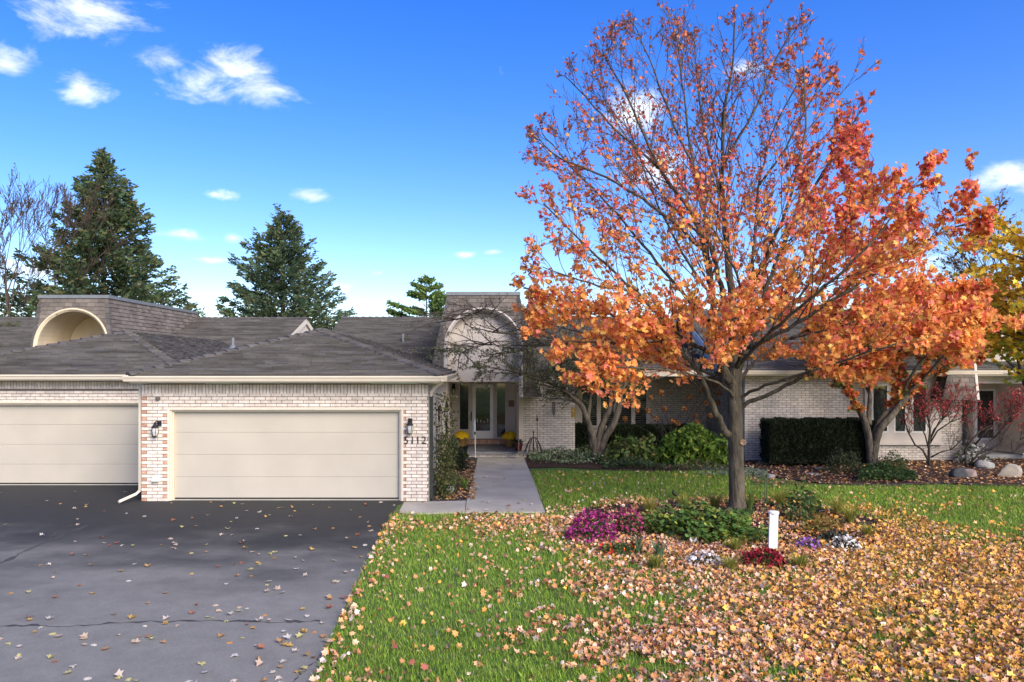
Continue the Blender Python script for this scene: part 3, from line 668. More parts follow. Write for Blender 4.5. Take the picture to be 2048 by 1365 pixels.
# ------------------------------------------------------------ left neighbour
LN = thing('house', 'neighbouring house at the left edge with arched mansard front above a hip garage roof', 'house', (-14, YN, 0))
lx0, lx1 = -15.0, X0+.02
p = MB(); lz = sz(806, YN); p.box(lx0, lx1, YN, YN+.25, lz, 2.78); lw = p.build('garage_wall', m_mortar, LN)
lay(courses(lx0, lx1, lz, 2.78, soldier=(sz(778.5,YN), 2.775)), YN, lw, m_brick, 300, red=False, score=lambda q: -q[0])
garage_door(LN, lx0+.3, lx1-.06, sz(811, YN), YN, [.03, .56, 1.09, 1.62, sz(811,YN)-.002])
ly, lez = YN-.42, 2.99; LFL, LFR = Vector((-15.4, ly, lez)), Vector((-7.75, ly, lez)); lap = Vector((sx(255, 23.2), 23.2, sz(664, 23.2))); lr = Vector((lap.x, 31.0, lap.z)); LBR = Vector((-7.75, 29, lez)); LBL = Vector((-15.4, 29, lez))
rd = MB(); deck(rd, [LFL, LFR, lap]); deck(rd, [LFR, LBR, lr, lap]); deck(rd, [LBL, LFL, lap, lr]); lroof = rd.build('garage_roof', m_roof, LN)
sh = MB(); shingles(sh, [LFL, LFR, lap]); shingles(sh, [LFR, LBR, lr, lap]); shingles(sh, [LBL, LFL, lap, lr]); sh.build('shingle', m_roof, lroof, kind='stuff')
caps(LFL, lap, lroof); caps(LFR, lap, lroof); caps(lap, lr, lroof)
p = MB(); p.box(LFL.x+.03, ex0+.02, ly+.02, ly+.045, lez-.19, lez-.012); p.build('fascia', m_trim, LN)
p = MB(); p.box(LFL.x+.03, ex0+.02, ly+.047, YN-.001, lez-.2, lez-.18); p.build('soffit', m_trim, LN)
gutter(LN, (LFL.x-.05, ly+.019, lez-.155), (ex0+.25, ly+.019, lez-.155), (0,-1,0))
vent(466, 676, 695, 24.6, LN)
LY = 26.9; lcx = (sx(64,LY)+sx(210,LY))/2; lR = (sx(210,LY)-sx(64,LY))/2
mansard(LN, lcx, LY, sz(596, LY+.35), 2.3, 1.24, 1.62, .35, lR, sz(618,LY)-lR, 29.2, m_stucco, 35.6, sides=(0,1))
RY, RZ = 35.6, 5.45; rxe = sx(613, RY)
rd = MB(); fa = [(-40, 27.2, 2.85), (rxe, 27.2, 2.85), (rxe, RY, RZ), (-40, RY, RZ)]; deck(rd, fa); deck(rd, [(rxe,44,2.85),(-40,44,2.85),(-40,RY,RZ),(rxe,RY,RZ)]); lm = rd.build('main_roof', m_roof, LN)
sh = MB(); shingles(sh, [(-24, 27.2, 2.85), (rxe, 27.2, 2.85), (rxe, RY, RZ), (-24, RY, RZ)]); sh.build('shingle', m_roof, lm, kind='stuff'); caps((-24,RY,RZ),(rxe,RY,RZ), lm)
p = MB(); p.prism([(rxe-.12,27.6,2.7),(rxe-.12,RY,RZ-.07),(rxe-.12,43.6,2.7)], (.05,0,0)); p.build('gable_panel', m_trim, LN)
for sg, e in ((-1, 27.3), (1, 43.9)):
    p = MB(); A = Vector((rxe-.06, RY, RZ-.03)); B = Vector((rxe-.06, e, RZ-.03-.31*abs(RY-e))); p.obox(A, B-A, (0,0,-.24), (.08,0,0)); p.build('rake_board', m_trim, LN)

# ------------------------------------------------------------ right neighbour
RN = thing('house', 'neighbouring house on the right with cream brick wall and triple window', 'house', (14, 25, 0))
QY = 25.0; qx0, qx1 = sx(1489, QY), sx(1728, QY); bz = .05
p = MB(); p.box(qx0, sx(1925,QY), QY, QY+.25, 0, 3.0); p.box(qx0, qx0+.25, QY+.25, 34, 0, 3.0); rw = p.build('brick_wall', m_mortar, RN)
hole = (qx1, sx(1880,QY), sz(888,QY), 3.2)
lay(courses(qx0, sx(1925,QY), bz, 2.98, [hole], soldier=None), QY, rw, m_brick_far, 300, red=False, score=lambda q: abs(q[0]-10.2)+ (0 if q[2] > 1.2 else 3))
lay_side(qx0, -1, QY+.02, 31, bz, 2.98, rw, m_brick_far)
wf = MB(); rect(wf, 1728, 1880, 745, 768, QY+.0, .06); rect(wf, 1728, 1742, 768, 886, QY, .06); rect(wf, 1853, 1880, 768, 886, QY, .06); rect(wf, 1742, 1853, 866, 886, QY, .06)
for px in (1776, 1812): rect(wf, px, px+10, 768, 866, QY, .055)
wo = wf.build('window', m_panel, RN)
for a, b_ in ((1742,1776),(1786,1812),(1822,1853)):
    fo = glazed('window_sash', a+.3, b_-.3, 768.3, 865.7, 3, wo, m_white, QY-.004)
p = MB(); rect(p, 1735, 1885, 885.5, 890, QY-.062, .07); p.build('sill', m_panel, RN)
# roof with gable towards us
gX = 7.85; gy0, gz0, gR, gZ = 24.45, 3.06, 30.4, 5.42
rd = MB(); fa = [(gX,gy0,gz0),(24,gy0,gz0),(24,gR,gZ),(gX,gR,gZ)]; deck(rd, fa); deck(rd, [(24,36.4,gz0),(gX,36.4,gz0),(gX,gR,gZ),(24,gR,gZ)]); rr = rd.build('main_roof', m_roof, RN)
sh = MB(); shingles(sh, fa); sh.build('shingle', m_roof, rr, kind='stuff'); caps((gX,gR,gZ),(24,gR,gZ), rr)
p = MB(); p.prism([(gX+.35,QY,2.98),(gX+.35,gR,gZ-.08),(gX+.35,36,2.98)], (.05,0,0)); p.build('gable_panel', M('cream_gable_paint', (.80,.72,.58), (.76,.68,.54), 3, .6), RN)
for e in (gy0+.02, 36.3):
    p = MB(); A = Vector((gX+.02, gR, gZ-.035)); B = Vector((gX+.02, e, gZ-.035-(gZ-gz0)*abs(gR-e)/(gR-gy0))); p.obox(A, B-A, (0,0,-.2), (-.05,0,0)); p.build('rake_board', m_white, RN)
p = MB(); p.box(gX+.05, 23.9, gy0+.01, gy0+.035, gz0-.2, gz0-.015); p.build('fascia', m_trim, RN); gutter(RN, (gX,gy0+.009,gz0-.15), (24,gy0+.009,gz0-.15), (0,-1,0))
p = MB(); p.box(gX+.4, 24, gy0+.037, QY-.001, gz0-.21, gz0-.19); p.build('soffit', m_trim, RN)
# its entry at the right edge
ecx = sx(2035, 24.3)
mansard(RN, ecx, 24.3, 5.72, sz(800,24.3), 1.25, (ecx-sx(1884,24.3)), .5, 1.28, 3.75, 27.0, m_panel, 31, flush=2.62)
EY = 27.0
gd = glazed('entry_door', 1949, 1990, 778, 880, 4, RN, m_white, EY); p = MB(); rect(p, 1990.5, 2000, 766, 880, EY-.001, .04); p.build('door_casing', m_panel, RN)
p = MB(); p.box(sx(1925,25.6), 26, 25.6, 26.98, .0, .16); p.build('porch', m_slate, RN)
lantern(2013, 785, EY-.012, 'black carriage lantern beside the neighbour door at the right edge', hgt=.42, nx=-.06)
# ------------------------------------------------------------ vegetation builders
def unit(): 
    v = Vector((rng.gauss(0,1), rng.gauss(0,1), rng.gauss(0,1))); return v.normalized()
def curve(p, d, L, n=5, wob=.12, lift=.0):
    pts = [Vector(p)]; d = Vector(d).normalized()
    for i in range(n):
        d = (d + unit()*wob + Vector((0,0,lift))).normalized(); pts.append(pts[-1] + d*(L/n))
    return pts
def grow(p, d, L, r, lv, out, nch=5, spread=.7, lift=.05, wob=.12, ratio=.62, start=.3, inside=None):
    pts = curve(p, d, L, 6 if lv > 1 else 4, wob, lift)
    if inside:
        k = len(pts)
        for i, q in enumerate(pts[1:], 1):
            if not inside(q): k = i; break
        pts = pts[:max(k, 2)]
    n = len(pts); out.append((pts, [r*(1-.75*i/(n-1)) for i in range(n)], lv))
    if lv <= 0: return
    for k in range(nch):
        t_ = start + (1-start)*(k+rng.random())/nch; f = t_*(n-1); i = min(int(f), n-2); q = pts[i].lerp(pts[i+1], f-i)
        dd = (pts[i+1]-pts[i]).normalized(); s_ = unit(); s_ = (s_ - dd*s_.dot(dd)).normalized()
        grow(q, dd + s_*spread*rng.uniform(.6,1.3), L*ratio*rng.uniform(.6,1.1)*(1.15-.45*t_), r*.5*(1-.4*t_), lv-1, out, nch, spread, lift, wob, ratio, start, inside)
def twigs_mesh(out, name, m, parent, lvs=None, minr=.004):
    mb = MB()
    for pts, rad, lv in out:
        if lvs is not None and lv not in lvs: continue
        mb.tube(pts, [max(q, minr) for q in rad], 10 if rad[0] > .07 else (6 if rad[0] > .02 else 3), cap=rad[0] > .02)
    return mb.build(name, m, parent, smooth=True)
def along(out, lvs, step, jit):
    P = []; D = []
    for pts, rad, lv in out:
        if lv not in lvs: continue
        for i in range(len(pts)-1):
            L = (pts[i+1]-pts[i]).length; k = max(1, int(L/step + rng.random()))
            for j in range(k):
                P.append(pts[i].lerp(pts[i+1], (j+rng.random())/k) + unit()*jit*rng.random()); D.append((pts[i+1]-pts[i]).normalized())
    return np.array([tuple(p) for p in P]), np.array([tuple(p) for p in D])

# ------------------------------------------------------------ the maple
TY = 16.06; tb = G(1475, 1030)
MT = thing('maple_tree', 'large red and orange maple tree standing in the round flower bed', 'tree', tb)
def T(px, py, dy=0): return S(px, py, TY) + Vector((0, dy, 0))
env = [(1010,600),(1022,450),(1040,330),(1075,210),(1130,145),(1215,80),(1290,50),(1480,28),(1600,60),(1675,95),(1672,150),(1700,160),(1750,165),(1822,255),(1835,400),(1900,440),(1915,495),(1850,560),(1890,600),(1880,690),(1820,740),(1720,760),(1600,790),(1450,775),(1250,806),(1140,806),(1105,740),(1005,695),(980,650)]
env = [((x-VX)*TY/F, CH-(y-VY)*TY/F) for x, y in env]
def in_env(x, z):
    c = False; j = len(env)-1
    for i in range(len(env)):
        if (env[i][1] > z) != (env[j][1] > z) and x < (env[j][0]-env[i][0])*(z-env[i][1])/(env[j][1]-env[i][1])+env[i][0]: c = not c
        j = i
    return c
CXm = (1460-VX)*TY/F
def inside(q):
    hw = 4.9; k = max(0.05, 1-((q.x-CXm)/hw)**2); dz = q.z-6.0; k2 = max(.06, 1-(dz/5.4)**2)
    return in_env(q.x, q.z) and abs(q.y-TY) < 3.7*math.sqrt(k*k2)+.25
tr = MB(); tr.tube([T(1475,1036), T(1475,1022), T(1474.5,1000), T(1473,940), T(1471,880), T(1470,820), T(1469,780), T(1468,735), T(1467,690), T(1466,633)], [.27,.20,.172,.16,.156,.155,.155,.12,.10,.09], 18)
trunk = tr.build('trunk', m_bark, MT, smooth=True)
for a in range(6):
    q = MB(); an = a*1.05+.3; q.tube([tb+Vector((.14*math.cos(an),.14*math.sin(an),.14)), tb+Vector((.30*math.cos(an),.30*math.sin(an),.03)), tb+Vector((.6*math.cos(an),.6*math.sin(an),-.03))], [.07,.055,.02], 8); q.build('root', m_bark, trunk, smooth=True)
kn = MB(); kn.lathe((0,0,0), [(.062,-.03),(.066,.02),(.048,.032),(.038,.018),(.0,.016)], 12); ko = kn.build('knot', M('cut_wood', (.34,.23,.14), (.22,.14,.08), 30, .9), trunk); ko.matrix_local = Matrix.Translation(T(1481,884,-.15)) @ Matrix.Rotation(math.radians(85), 4, 'X') @ Matrix.Rotation(math.radians(-12),4,'Y')
limbs = [ # (points as px,py,depth offset), start radius, end radius
 ([(1466,640,0),(1461,560,0),(1455,475,.1),(1450,400,.15),(1451,316,.2),(1456,200,.2),(1470,120,.1),(1470,25,0)], .10, .012),
 ([(1468,645,0),(1446,607,-.2),(1425,560,-.4),(1405,500,-.6),(1383,420,-.7),(1369,352,-.7),(1352,211,-.6),(1341,95,-.5)], .075, .012),
 ([(1467,640,0),(1490,615,.2),(1508,600,.4),(1522,565,.6),(1535,470,.8),(1548,350,.9),(1585,220,.9),(1650,100,.8)], .07, .012),
 ([(1470,772,0),(1455,760,-.1),(1428,712,-.3),(1413,652,-.5),(1408,600,-.6),(1395,520,-.7),(1360,440,-.8),(1300,360,-.9),(1250,250,-.9),(1192,130,-.8)], .125, .012),
 ([(1471,778,0),(1484,720,.1),(1498,698,.2),(1518,668,.4),(1545,600,.6),(1590,500,.9),(1650,390,1.1),(1720,270,1.0),(1765,190,.9)], .10, .012),
 ([(1470,870,0),(1450,866,-.05),(1430,835,-.25),(1399,782,-.5),(1370,735,-.8),(1310,690,-1.1),(1230,650,-1.3),(1130,610,-1.4),(1040,590,-1.4)], .10, .014),
 ([(1472,822,0),(1490,808,-.05),(1534,784,-.3),(1593,748,-.6),(1660,715,-.8),(1750,680,-.9),(1850,650,-.9),(1960,640,-.8)], .06, .012),
 ([(1430,716,-.3),(1380,700,-.9),(1320,668,-1.3),(1240,600,-1.7),(1150,520,-1.8),(1075,440,-1.6)], .055, .012),
 ([(1413,655,-.5),(1370,600,-.2),(1320,520,.3),(1250,420,.7),(1160,320,.9),(1090,240,.9)], .05, .012),
 ([(1500,698,.2),(1560,660,-.4),(1640,600,-.9),(1740,530,-1.2),(1830,480,-1.2),(1900,465,-1.1)], .055, .012),
 ([(1520,668,.4),(1570,640,1.0),(1650,590,1.5),(1740,480,1.8),(1800,360,1.6),(1815,280,1.4)], .05, .012),
 ([(1466,633,0),(1450,590,.7),(1420,520,1.4),(1380,420,1.9),(1330,300,2.0),(1280,180,1.7)], .05, .012),
 ([(1466,640,0),(1475,590,-.7),(1490,520,-1.4),(1510,430,-1.9),(1530,320,-2.0),(1540,200,-1.7)], .05, .012),
 ([(1470,775,0),(1440,750,.6),(1380,720,1.4),(1290,690,2.0),(1200,660,2.2),(1120,640,2.1)], .055, .012),
 ([(1471,775,0),(1510,750,.7),(1570,715,1.5),(1660,670,2.1),(1760,630,2.2),(1860,590,2.0)], .055, .012),
 ([(1469,740,0),(1462,700,-.7),(1440,650,-1.6),(1410,600,-2.3),(1370,540,-2.7),(1330,460,-2.6)], .05, .012),
 ([(1469,740,0),(1490,690,-.8),(1530,630,-1.7),(1580,570,-2.4),(1640,500,-2.6),(1690,430,-2.3)], .05, .012),
 ([(1369,352,-.7),(1320,260,-.9),(1280,150,-.9),(1245,70,-.8)], .03, .008), ([(1300,360,-.9),(1220,280,-.7),(1165,210,-.5),(1125,165,-.4)], .03, .008),
 ([(1395,520,-.7),(1300,450,-1.2),(1190,390,-1.5),(1100,350,-1.4),(1060,300,-1.3)], .04, .008), ([(1450,400,.15),(1425,260,.5),(1410,140,.6),(1400,40,.5)], .04, .008),
 ([(1450,330,.2),(1500,230,-.2),(1540,130,-.4),(1580,50,-.4)], .035, .008), ([(1548,350,.9),(1580,300,.5),(1630,200,.3),(1668,150,.2)], .03, .008),
 ([(1405,500,-.6),(1340,400,.2),(1290,300,.6),(1225,190,.7)], .035, .008), ([(1320,690,-1.1),(1220,690,-1.8),(1120,690,-2.0),(1035,680,-1.8)], .035, .008), ([(1240,600,-1.7),(1150,590,-2.2),(1070,560,-2.1)], .03, .008),
 ([(1593,748,-.6),(1690,715,-1.2),(1790,690,-1.5),(1890,660,-1.5),(1975,650,-1.3)], .03, .008), ([(1660,670,2.1),(1760,640,1.4),(1870,610,1.0),(1960,610,.8)], .03, .008),
 ([(1472,800,0),(1440,780,-.5),(1390,760,-1.3),(1320,745,-2.0),(1230,735,-2.3),(1150,735,-2.2)], .04, .01),
 ([(1472,800,0),(1510,770,-.6),(1580,735,-1.5),(1660,700,-2.2),(1740,680,-2.4),(1820,690,-2.2)], .04, .01)]
out = []; tw = []
for L_, r0, r1 in limbs:
    P = [T(*q) for q in L_]; Q = []
    for i in range(len(P)-1):        # smooth resample
        p0, p1, p2, p3 = P[max(i-1,0)], P[i], P[i+1], P[min(i+2,len(P)-1)]
        for k in range(5):
            t_ = k/5; Q.append(.5*((2*p1)+(p2-p0)*t_+(2*p0-5*p1+4*p2-p3)*t_*t_+(3*p1-p0-3*p2+p3)*t_**3) + unit()*.018)
    Q.append(P[-1]); n = len(Q); rad = [r0+(r1-r0)*(i/(n-1))**.75 for i in range(n)]
    lm_ = MB(); lm_.tube(Q, rad, 10); lm_.build('limb', m_bark, MT, smooth=True)
    total = sum((Q[i+1]-Q[i]).length for i in range(n-1)); s_ = total*.22; acc = 0; nxt = s_
    for i in range(n-1):
        seg = (Q[i+1]-Q[i]).length
        while acc+seg > nxt:
            q = Q[i].lerp(Q[i+1], (nxt-acc)/seg); dd = (Q[i+1]-Q[i]).normalized(); sd2 = unit(); sd2 = (sd2-dd*sd2.dot(dd)).normalized(); sd2.y *= 1.1
            fr_ = nxt/total; Lc = (2.3*(1-.62*fr_))*rng.uniform(.65,1.15)
            grow(q, dd*1.1 + sd2*.85 + Vector((0,0,.22)), Lc, max(.008, rad[i]*.42), 2, tw, 5, .62, .05, .10, .52, .22, inside); nxt += .27
        acc += seg
    out.append((Q[n//2:], rad[n//2:], 1))
twigs_mesh(tw, 'twigs', m_twig, MT, minr=.0042)
P, D = along(tw, (0,1), .052, .07)
px_ = VX + P[:,0]*F/P[:,1]; py_ = VY - (P[:,2]-CH)*F/P[:,1]
xr = (P[:,0]-CXm); zr = P[:,2]
# leaf cover: thin at the windblown top, full on the right flank and in the lower tiers
lowc = np.clip((5.0-zr)/1.0, 0, 1); rgt = np.clip((xr-1.0)/1.2, 0, 1)*np.clip((9.0-zr)/1.0, 0, 1)
dens = .25 + .54*lowc + .54*rgt
dens *= 1 - .45*np.clip((zr-6.8)/2.2, 0, 1)*(1-.8*rgt)
keep = nr.random(len(P)) < dens; P, D, zr, xr = P[keep], D[keep], zr[keep], xr[keep]
MAXL = 44000
if len(P) > MAXL: 
    ii = nr.permutation(len(P))[:MAXL]; P, D, zr, xr = P[ii], D[ii], zr[ii], xr[ii]
n_ = len(P); print('maple leaves', n_)
orange = pick([(.88,.38,.11),(.90,.46,.13),(.86,.29,.11),(.90,.54,.14),(.88,.29,.20)], n_, .12, [4,4,3,2,3])
red = pick([(.76,.15,.10),(.82,.23,.10),(.68,.11,.12),(.84,.32,.11)], n_, .18, [4,3,2,2])
dark = pick([(.62,.15,.10),(.70,.22,.10),(.52,.11,.09),(.74,.30,.11)], n_, .2, [4,3,2,2])
hgt = np.clip((zr-4.7)/3.2 + nr.normal(size=n_)*.22 + np.clip(xr,-2,4)*.03, 0, 1)
top = np.clip((zr-6.4)/2.0 - np.clip(xr-1.0,0,3)*.45 + nr.normal(size=n_)*.25, 0, 1)
col = np.where((nr.random(n_) < hgt)[:,None], red, orange); col = np.where((nr.random(n_) < top)[:,None], dark, col)
size = (.115 - np.clip((zr-4.6)/3,0,1)*.038*(xr < 1.5))*nr.uniform(.7,1.25,n_)
R = rots(n_, .35); pos = P + nr.normal(size=(n_,3))*.03
order = np.argsort(pos[:,1] + np.abs(pos[:,2]-4.2)*.6); near = order[:300]; rest = order[300:]
crown = scatter('crown', MAPLE, pos[rest], R[rest], size[rest], col[rest], m_leaf, MT, kind='stuff')
def leaf_mat(name, cs):
    m = M(name, cs[0], rough=.6, spec=.25, transl=.3); t_ = m.node_tree; n2 = t_.nodes; oi = n2.new('ShaderNodeObjectInfo'); cr = n2.new('ShaderNodeValToRGB'); cr.color_ramp.interpolation = 'CONSTANT'
    e = cr.color_ramp.elements
    for i, c in enumerate(cs):
        el = e[i] if i < 2 else e.new(i/len(cs))
        el.position = i/len(cs); el.color = (*c, 1)
    t_.links.new(oi.outputs['Random'], cr.inputs[0])
    for nd in n2:
        if nd.type == 'BSDF_PRINCIPLED': t_.links.new(cr.outputs[0], nd.inputs['Base Color'])
        if nd.type == 'BSDF_TRANSLUCENT': t_.links.new(cr.outputs[0], nd.inputs['Color'])
    return m
m_leaf_o = leaf_mat('maple_leaf_orange', [(.88,.38,.11),(.90,.46,.13),(.86,.29,.11),(.90,.54,.14),(.88,.29,.20)])
leaf_me = []
for tv, tt in MAPLE:
    me = bpy.data.meshes.new('leaf'); me.from_pydata([tuple(v) for v in tv], [], [tuple(map(int,f)) for f in tt]); me.materials.append(m_leaf_o); leaf_me.append(me)
for i in near:
    o = bpy.data.objects.new('leaf', leaf_me[int(nr.integers(len(leaf_me)))]); C.objects.link(o); o.parent = crown
    o.matrix_local = Matrix.Translation(Vector(pos[i])) @ Matrix([list(r) for r in R[i]]).to_4x4() @ Matrix.Scale(float(size[i]), 4)

# ------------------------------------------------------------ conifers and background trees
def spruce(base, H, Rf, label, ncard, cols, up=.15, z0=1.5, droop=-.25, sz_=.42, gap=.25):
    t_ = thing('spruce_tree', label, 'tree', base); b = Vector(base)
    q = MB(); q.tube([b, b+Vector((0,0,H*.5)), b+Vector((.05,0,H*.98))], [.22,.14,.02], 8); q.build('trunk', m_twigdark, t_)
    br = MB(); P = []; D = []; h = z0
    while h < H*.985:
        nb = rng.randint(5,7); a0 = rng.random()*6.28
        for k in range(nb):
            L = Rf(h)*rng.choice((.62,.8,.95,1.05,1.15))*rng.uniform(.9,1.1)
            if L < .12: L = .12
            a = a0 + 6.28*k/nb + rng.uniform(-.35,.35); d0 = Vector((math.cos(a), math.sin(a), up + droop*.3)); pts = [b+Vector((0,0,h+rng.uniform(-.15,.15)))]
            for i in range(5): pts.append(pts[-1] + (d0 + Vector((0,0,droop*(1-i/2.2)))).normalized()*(L/5))
            br.tube(pts, [.035*(1-i/6)*min(1,L/2)+.006 for i in range(6)], 3, cap=False)
            nc = int(ncard*L)
            for j in range(nc):
                f = (.18+.82*rng.random()**.75)*5; i = min(int(f),4); q_ = pts[i].lerp(pts[i+1], f-i); dd = (pts[i+1]-pts[i]).normalized(); side = Vector((-dd.y,dd.x,0)).normalized()
                wd = L*.20*(1-.55*f/5)+.05; off = side*rng.uniform(-wd,wd) + Vector((0,0,rng.gauss(-.07,.15)))
                P.append(tuple(q_+off)); D.append(tuple(dd + side*(off.dot(side)/max(wd,.05))*.9 + Vector((0,0,rng.uniform(-.7,.25)))))
        h += gap + .15*rng.random()
    br.build('branches', m_twigdark, t_); P = np.array(P); D = np.array(D); n_ = len(P)
    scatter('crown', SPRIG, P, dirrots(D, .3), nr.uniform(.6,1.25,n_)*sz_, pick(cols, n_, .22), m_leaf, t_, kind='stuff'); return t_
GS = [(.10,.16,.075),(.14,.19,.085),(.08,.13,.065),(.19,.185,.085)]
b1 = S(207, 732, 40); b1.z = 0
spruce(b1, 15.0, lambda h: max(0, (15.3-h)*.48*(1 if h < 13 else .9)), 'tall dark spruce tree behind the left mansard roof', 32, GS, up=.32, droop=-.16)
b2 = S(566, 732, 45); b2.z = 0
spruce(b2, 12.75, lambda h: max(0, (13.1-h)*.56 if h > 6.2 else 3.9), 'broad dark spruce tree behind the roof between the two houses', 26, [(.10,.165,.085),(.135,.19,.095),(.08,.13,.075),(.175,.185,.085)], up=.45, droop=-.10)
b3 = S(853, 732, 48); b3.z = 0
t3 = thing('pine_tree', 'small light green pine tree beside our mansard roof', 'tree', b3); q = MB(); q.tube([b3, b3+Vector((0,0,8.5))], [.14,.02], 6); q.build('trunk', m_twig, t3)
P = []; D = []; brm = MB(); h = 2.5
while h < 8.7:
    for k in range(6):
        a = rng.random()*6.28; L = max(.3, min(2.4, (9.2-h)*.75))*rng.uniform(.65,1.1); d0 = Vector((math.cos(a), math.sin(a), .36)); p0 = b3+Vector((0,0,h)); brm.tube([p0, p0+d0*L], [.025,.006], 3)
        for j in range(int(80*L)):
            f = rng.uniform(.3,1.05); P.append(tuple(p0+d0*L*f + unit()*.2*rng.random())); D.append(tuple(d0+unit()*.8))
    h += .55
brm.build('branches', m_twig, t3); P = np.array(P); D = np.array(D); scatter('crown', SPRIG, P, dirrots(D,.4), nr.uniform(.28,.5,len(P)), pick([(.16,.26,.07),(.22,.30,.09),(.12,.19,.055)], len(P), .2), m_leaf, t3, kind='stuff')
def leafy_tree(name, base, H, label, lv=3, nch=5, cols=None, lsz=.2, step=.2, spread=.6, lift=.06, r=.12, m=m_twig, dirs=None, first=.35, tmpl=OVAL, keepf=1.0, L0=.5, cat='tree', lvs=(0,), group=None, minr=.004):
    t_ = thing(name, label, cat, base, group); b = Vector(base); o_ = []
    for d, f in (dirs or [((0,0,1),1)]): grow(b, d, H*L0*f, r*f, lv, o_, nch, spread, lift, .1, .66, first)
    big_ = [q for q in o_ if q[2] >= lv-1]; sm = [q for q in o_ if q[2] < lv-1]
    twigs_mesh(big_, 'trunk', m, t_, minr=.006); twigs_mesh(sm, 'twigs', m, t_, minr=minr)
    if cols:
        P, D = along(o_, lvs, step, lsz*.8)
        if keepf < 1: kk = nr.random(len(P)) < keepf; P = P[kk]; D = D[kk]
        scatter('crown', tmpl, P, rots(len(P), .2), nr.uniform(.6,1.2,len(P))*lsz, pick(cols, len(P), .2), m_leaf, t_, kind='stuff')
    return t_
bb = S(52, 732, 38); bb.z = 0
leafy_tree('bare_tree', bb, 15.5, 'bare leafless tree at the left edge beside the tall spruce', lv=4, nch=5, dirs=[((-.25,0,1),1),((.25,.1,1),.95),((-.6,0,1),.8),((.05,-.2,1),.9)], spread=.5, lift=.07, r=.10, L0=.55, cols=[(.16,.09,.05)], lsz=.10, step=1.2, keepf=.25, minr=.011)
bb = S(372, 732, 43); bb.z = 0
leafy_tree('small_tree', bb, 6.9, 'small yellow green tree just right of the tall spruce', cols=[(.14,.17,.05),(.20,.19,.07),(.10,.13,.04)], lsz=.22, step=.09, L0=.62)
bb = S(1400, 732, 42); bb.z = 0
leafy_tree('autumn_tree', bb, 8.4, 'yellow leafed tree behind the right house, seen through the maple', cols=[(.42,.30,.06),(.35,.28,.07),(.28,.24,.07)], lsz=.25, step=.08, L0=.6)
bb = S(1850, 732, 40); bb.z = 0
leafy_tree('autumn_tree', bb, 8.2, 'olive and rust leafed tree behind the right house roof', cols=[(.26,.22,.07),(.38,.16,.05),(.20,.19,.07)], lsz=.22, step=.10, L0=.62)
bb = S(2110, 732, 24); bb.z = 0
leafy_tree('bare_tree', bb, 11.5, 'dark nearly bare tree reaching in at the upper right edge', lv=4, nch=5, dirs=[((-.35,0,1),1),((-.1,.1,1),1)], spread=.55, lift=.05, r=.12, L0=.55, cols=[(.15,.07,.03),(.32,.16,.03)], lsz=.12, step=.3, keepf=.3, m=m_twigdark)
# yellow maple whose trunk stands outside the frame on the right
yb = Vector((15.3, 17.5, 0)); YT = thing('maple_tree', 'yellow and green maple branches entering at the right edge', 'tree', yb); o_ = []
grow(yb, (-.05,0,1), 5.5, .22, 0, o_)
for k in range(30):
    z = rng.uniform(2.7,5.6); a = rng.uniform(2.3,4.0); grow(yb+Vector((0,0,z)), (math.cos(a), math.sin(a)*.8, .22), 3.3*rng.uniform(.8,1.05), .05, 2, o_, 5, .6, .02, .1, .5, .25)
twigs_mesh([q for q in o_ if q[1][0] > .15], 'trunk', m_bark, YT); twigs_mesh([q for q in o_ if q[1][0] <= .15], 'twigs', m_twig, YT)
P, D = along(o_, (0,1), .07, .1); yz = P[:,2]; n_ = len(P)
yc = np.where((nr.random(n_) < np.clip((4.2-yz)/1.6,.05,.75))[:,None], pick([(.40,.46,.06),(.56,.54,.07),(.26,.34,.05)], n_), pick([(.88,.58,.05),(.84,.48,.04),(.90,.66,.09)], n_))
scatter('crown', MAPLE, P, rots(n_,.4), nr.uniform(.10,.17,n_), yc, m_leaf, YT, kind='stuff')

# ------------------------------------------------------------ the two crab apple trees and the shrubs
def crab(base, label, stems, cols, lsz, step, region, keepf=1.0, bare=.3, tm=OVAL):
    t_ = thing('crabapple_tree', label, 'tree', base); o_ = []; tq = MB()
    for L_, r0, r1, Y in stems:
        P = [S(x, y, Y+dy) for x, y, dy in L_]; Q = []
        for i in range(len(P)-1):
            p0, p1, p2, p3 = P[max(i-1,0)], P[i], P[i+1], P[min(i+2,len(P)-1)]
            for k in range(4):
                f = k/4; Q.append(.5*((2*p1)+(p2-p0)*f+(2*p0-5*p1+4*p2-p3)*f*f+(3*p1-p0-3*p2+p3)*f**3))
        Q.append(P[-1]); n = len(Q); tq.tube(Q, [r0+(r1-r0)*i/(n-1) + .006*math.sin(i*2.1) for i in range(n)], 9)
        for i in range(n//2, n):
            for k in range(2):
                d = unit(); d.z = abs(d.z)*.4+.05; d.y -= .15; grow(Q[i], d+(Q[i]-Q[i-1]).normalized()*.6, rng.uniform(.9,1.7), .022, 2, o_, 5, .8, -.02, .16, .55, .2, region)
    tq.build('trunk', m_bark2, t_, smooth=True); twigs_mesh(o_, 'twigs', m_twig, t_, minr=.0024)
    P, D = along(o_, (0,1), step, .07); kk = nr.random(len(P)) < np.where(P[:,2] > bare, .12, 1.0)*keepf; P = P[kk]
    scatter('crown', tm, P, rots(len(P), .25), nr.uniform(.6,1.2,len(P))*lsz, pick(cols, len(P), .18), m_leaf, t_, kind='stuff'); return t_
YC = 24.6; cb = S(1190, 902, YC); cb.z = 0
CG = [(.13,.155,.08),(.18,.19,.10),(.10,.12,.065),(.24,.21,.11)]
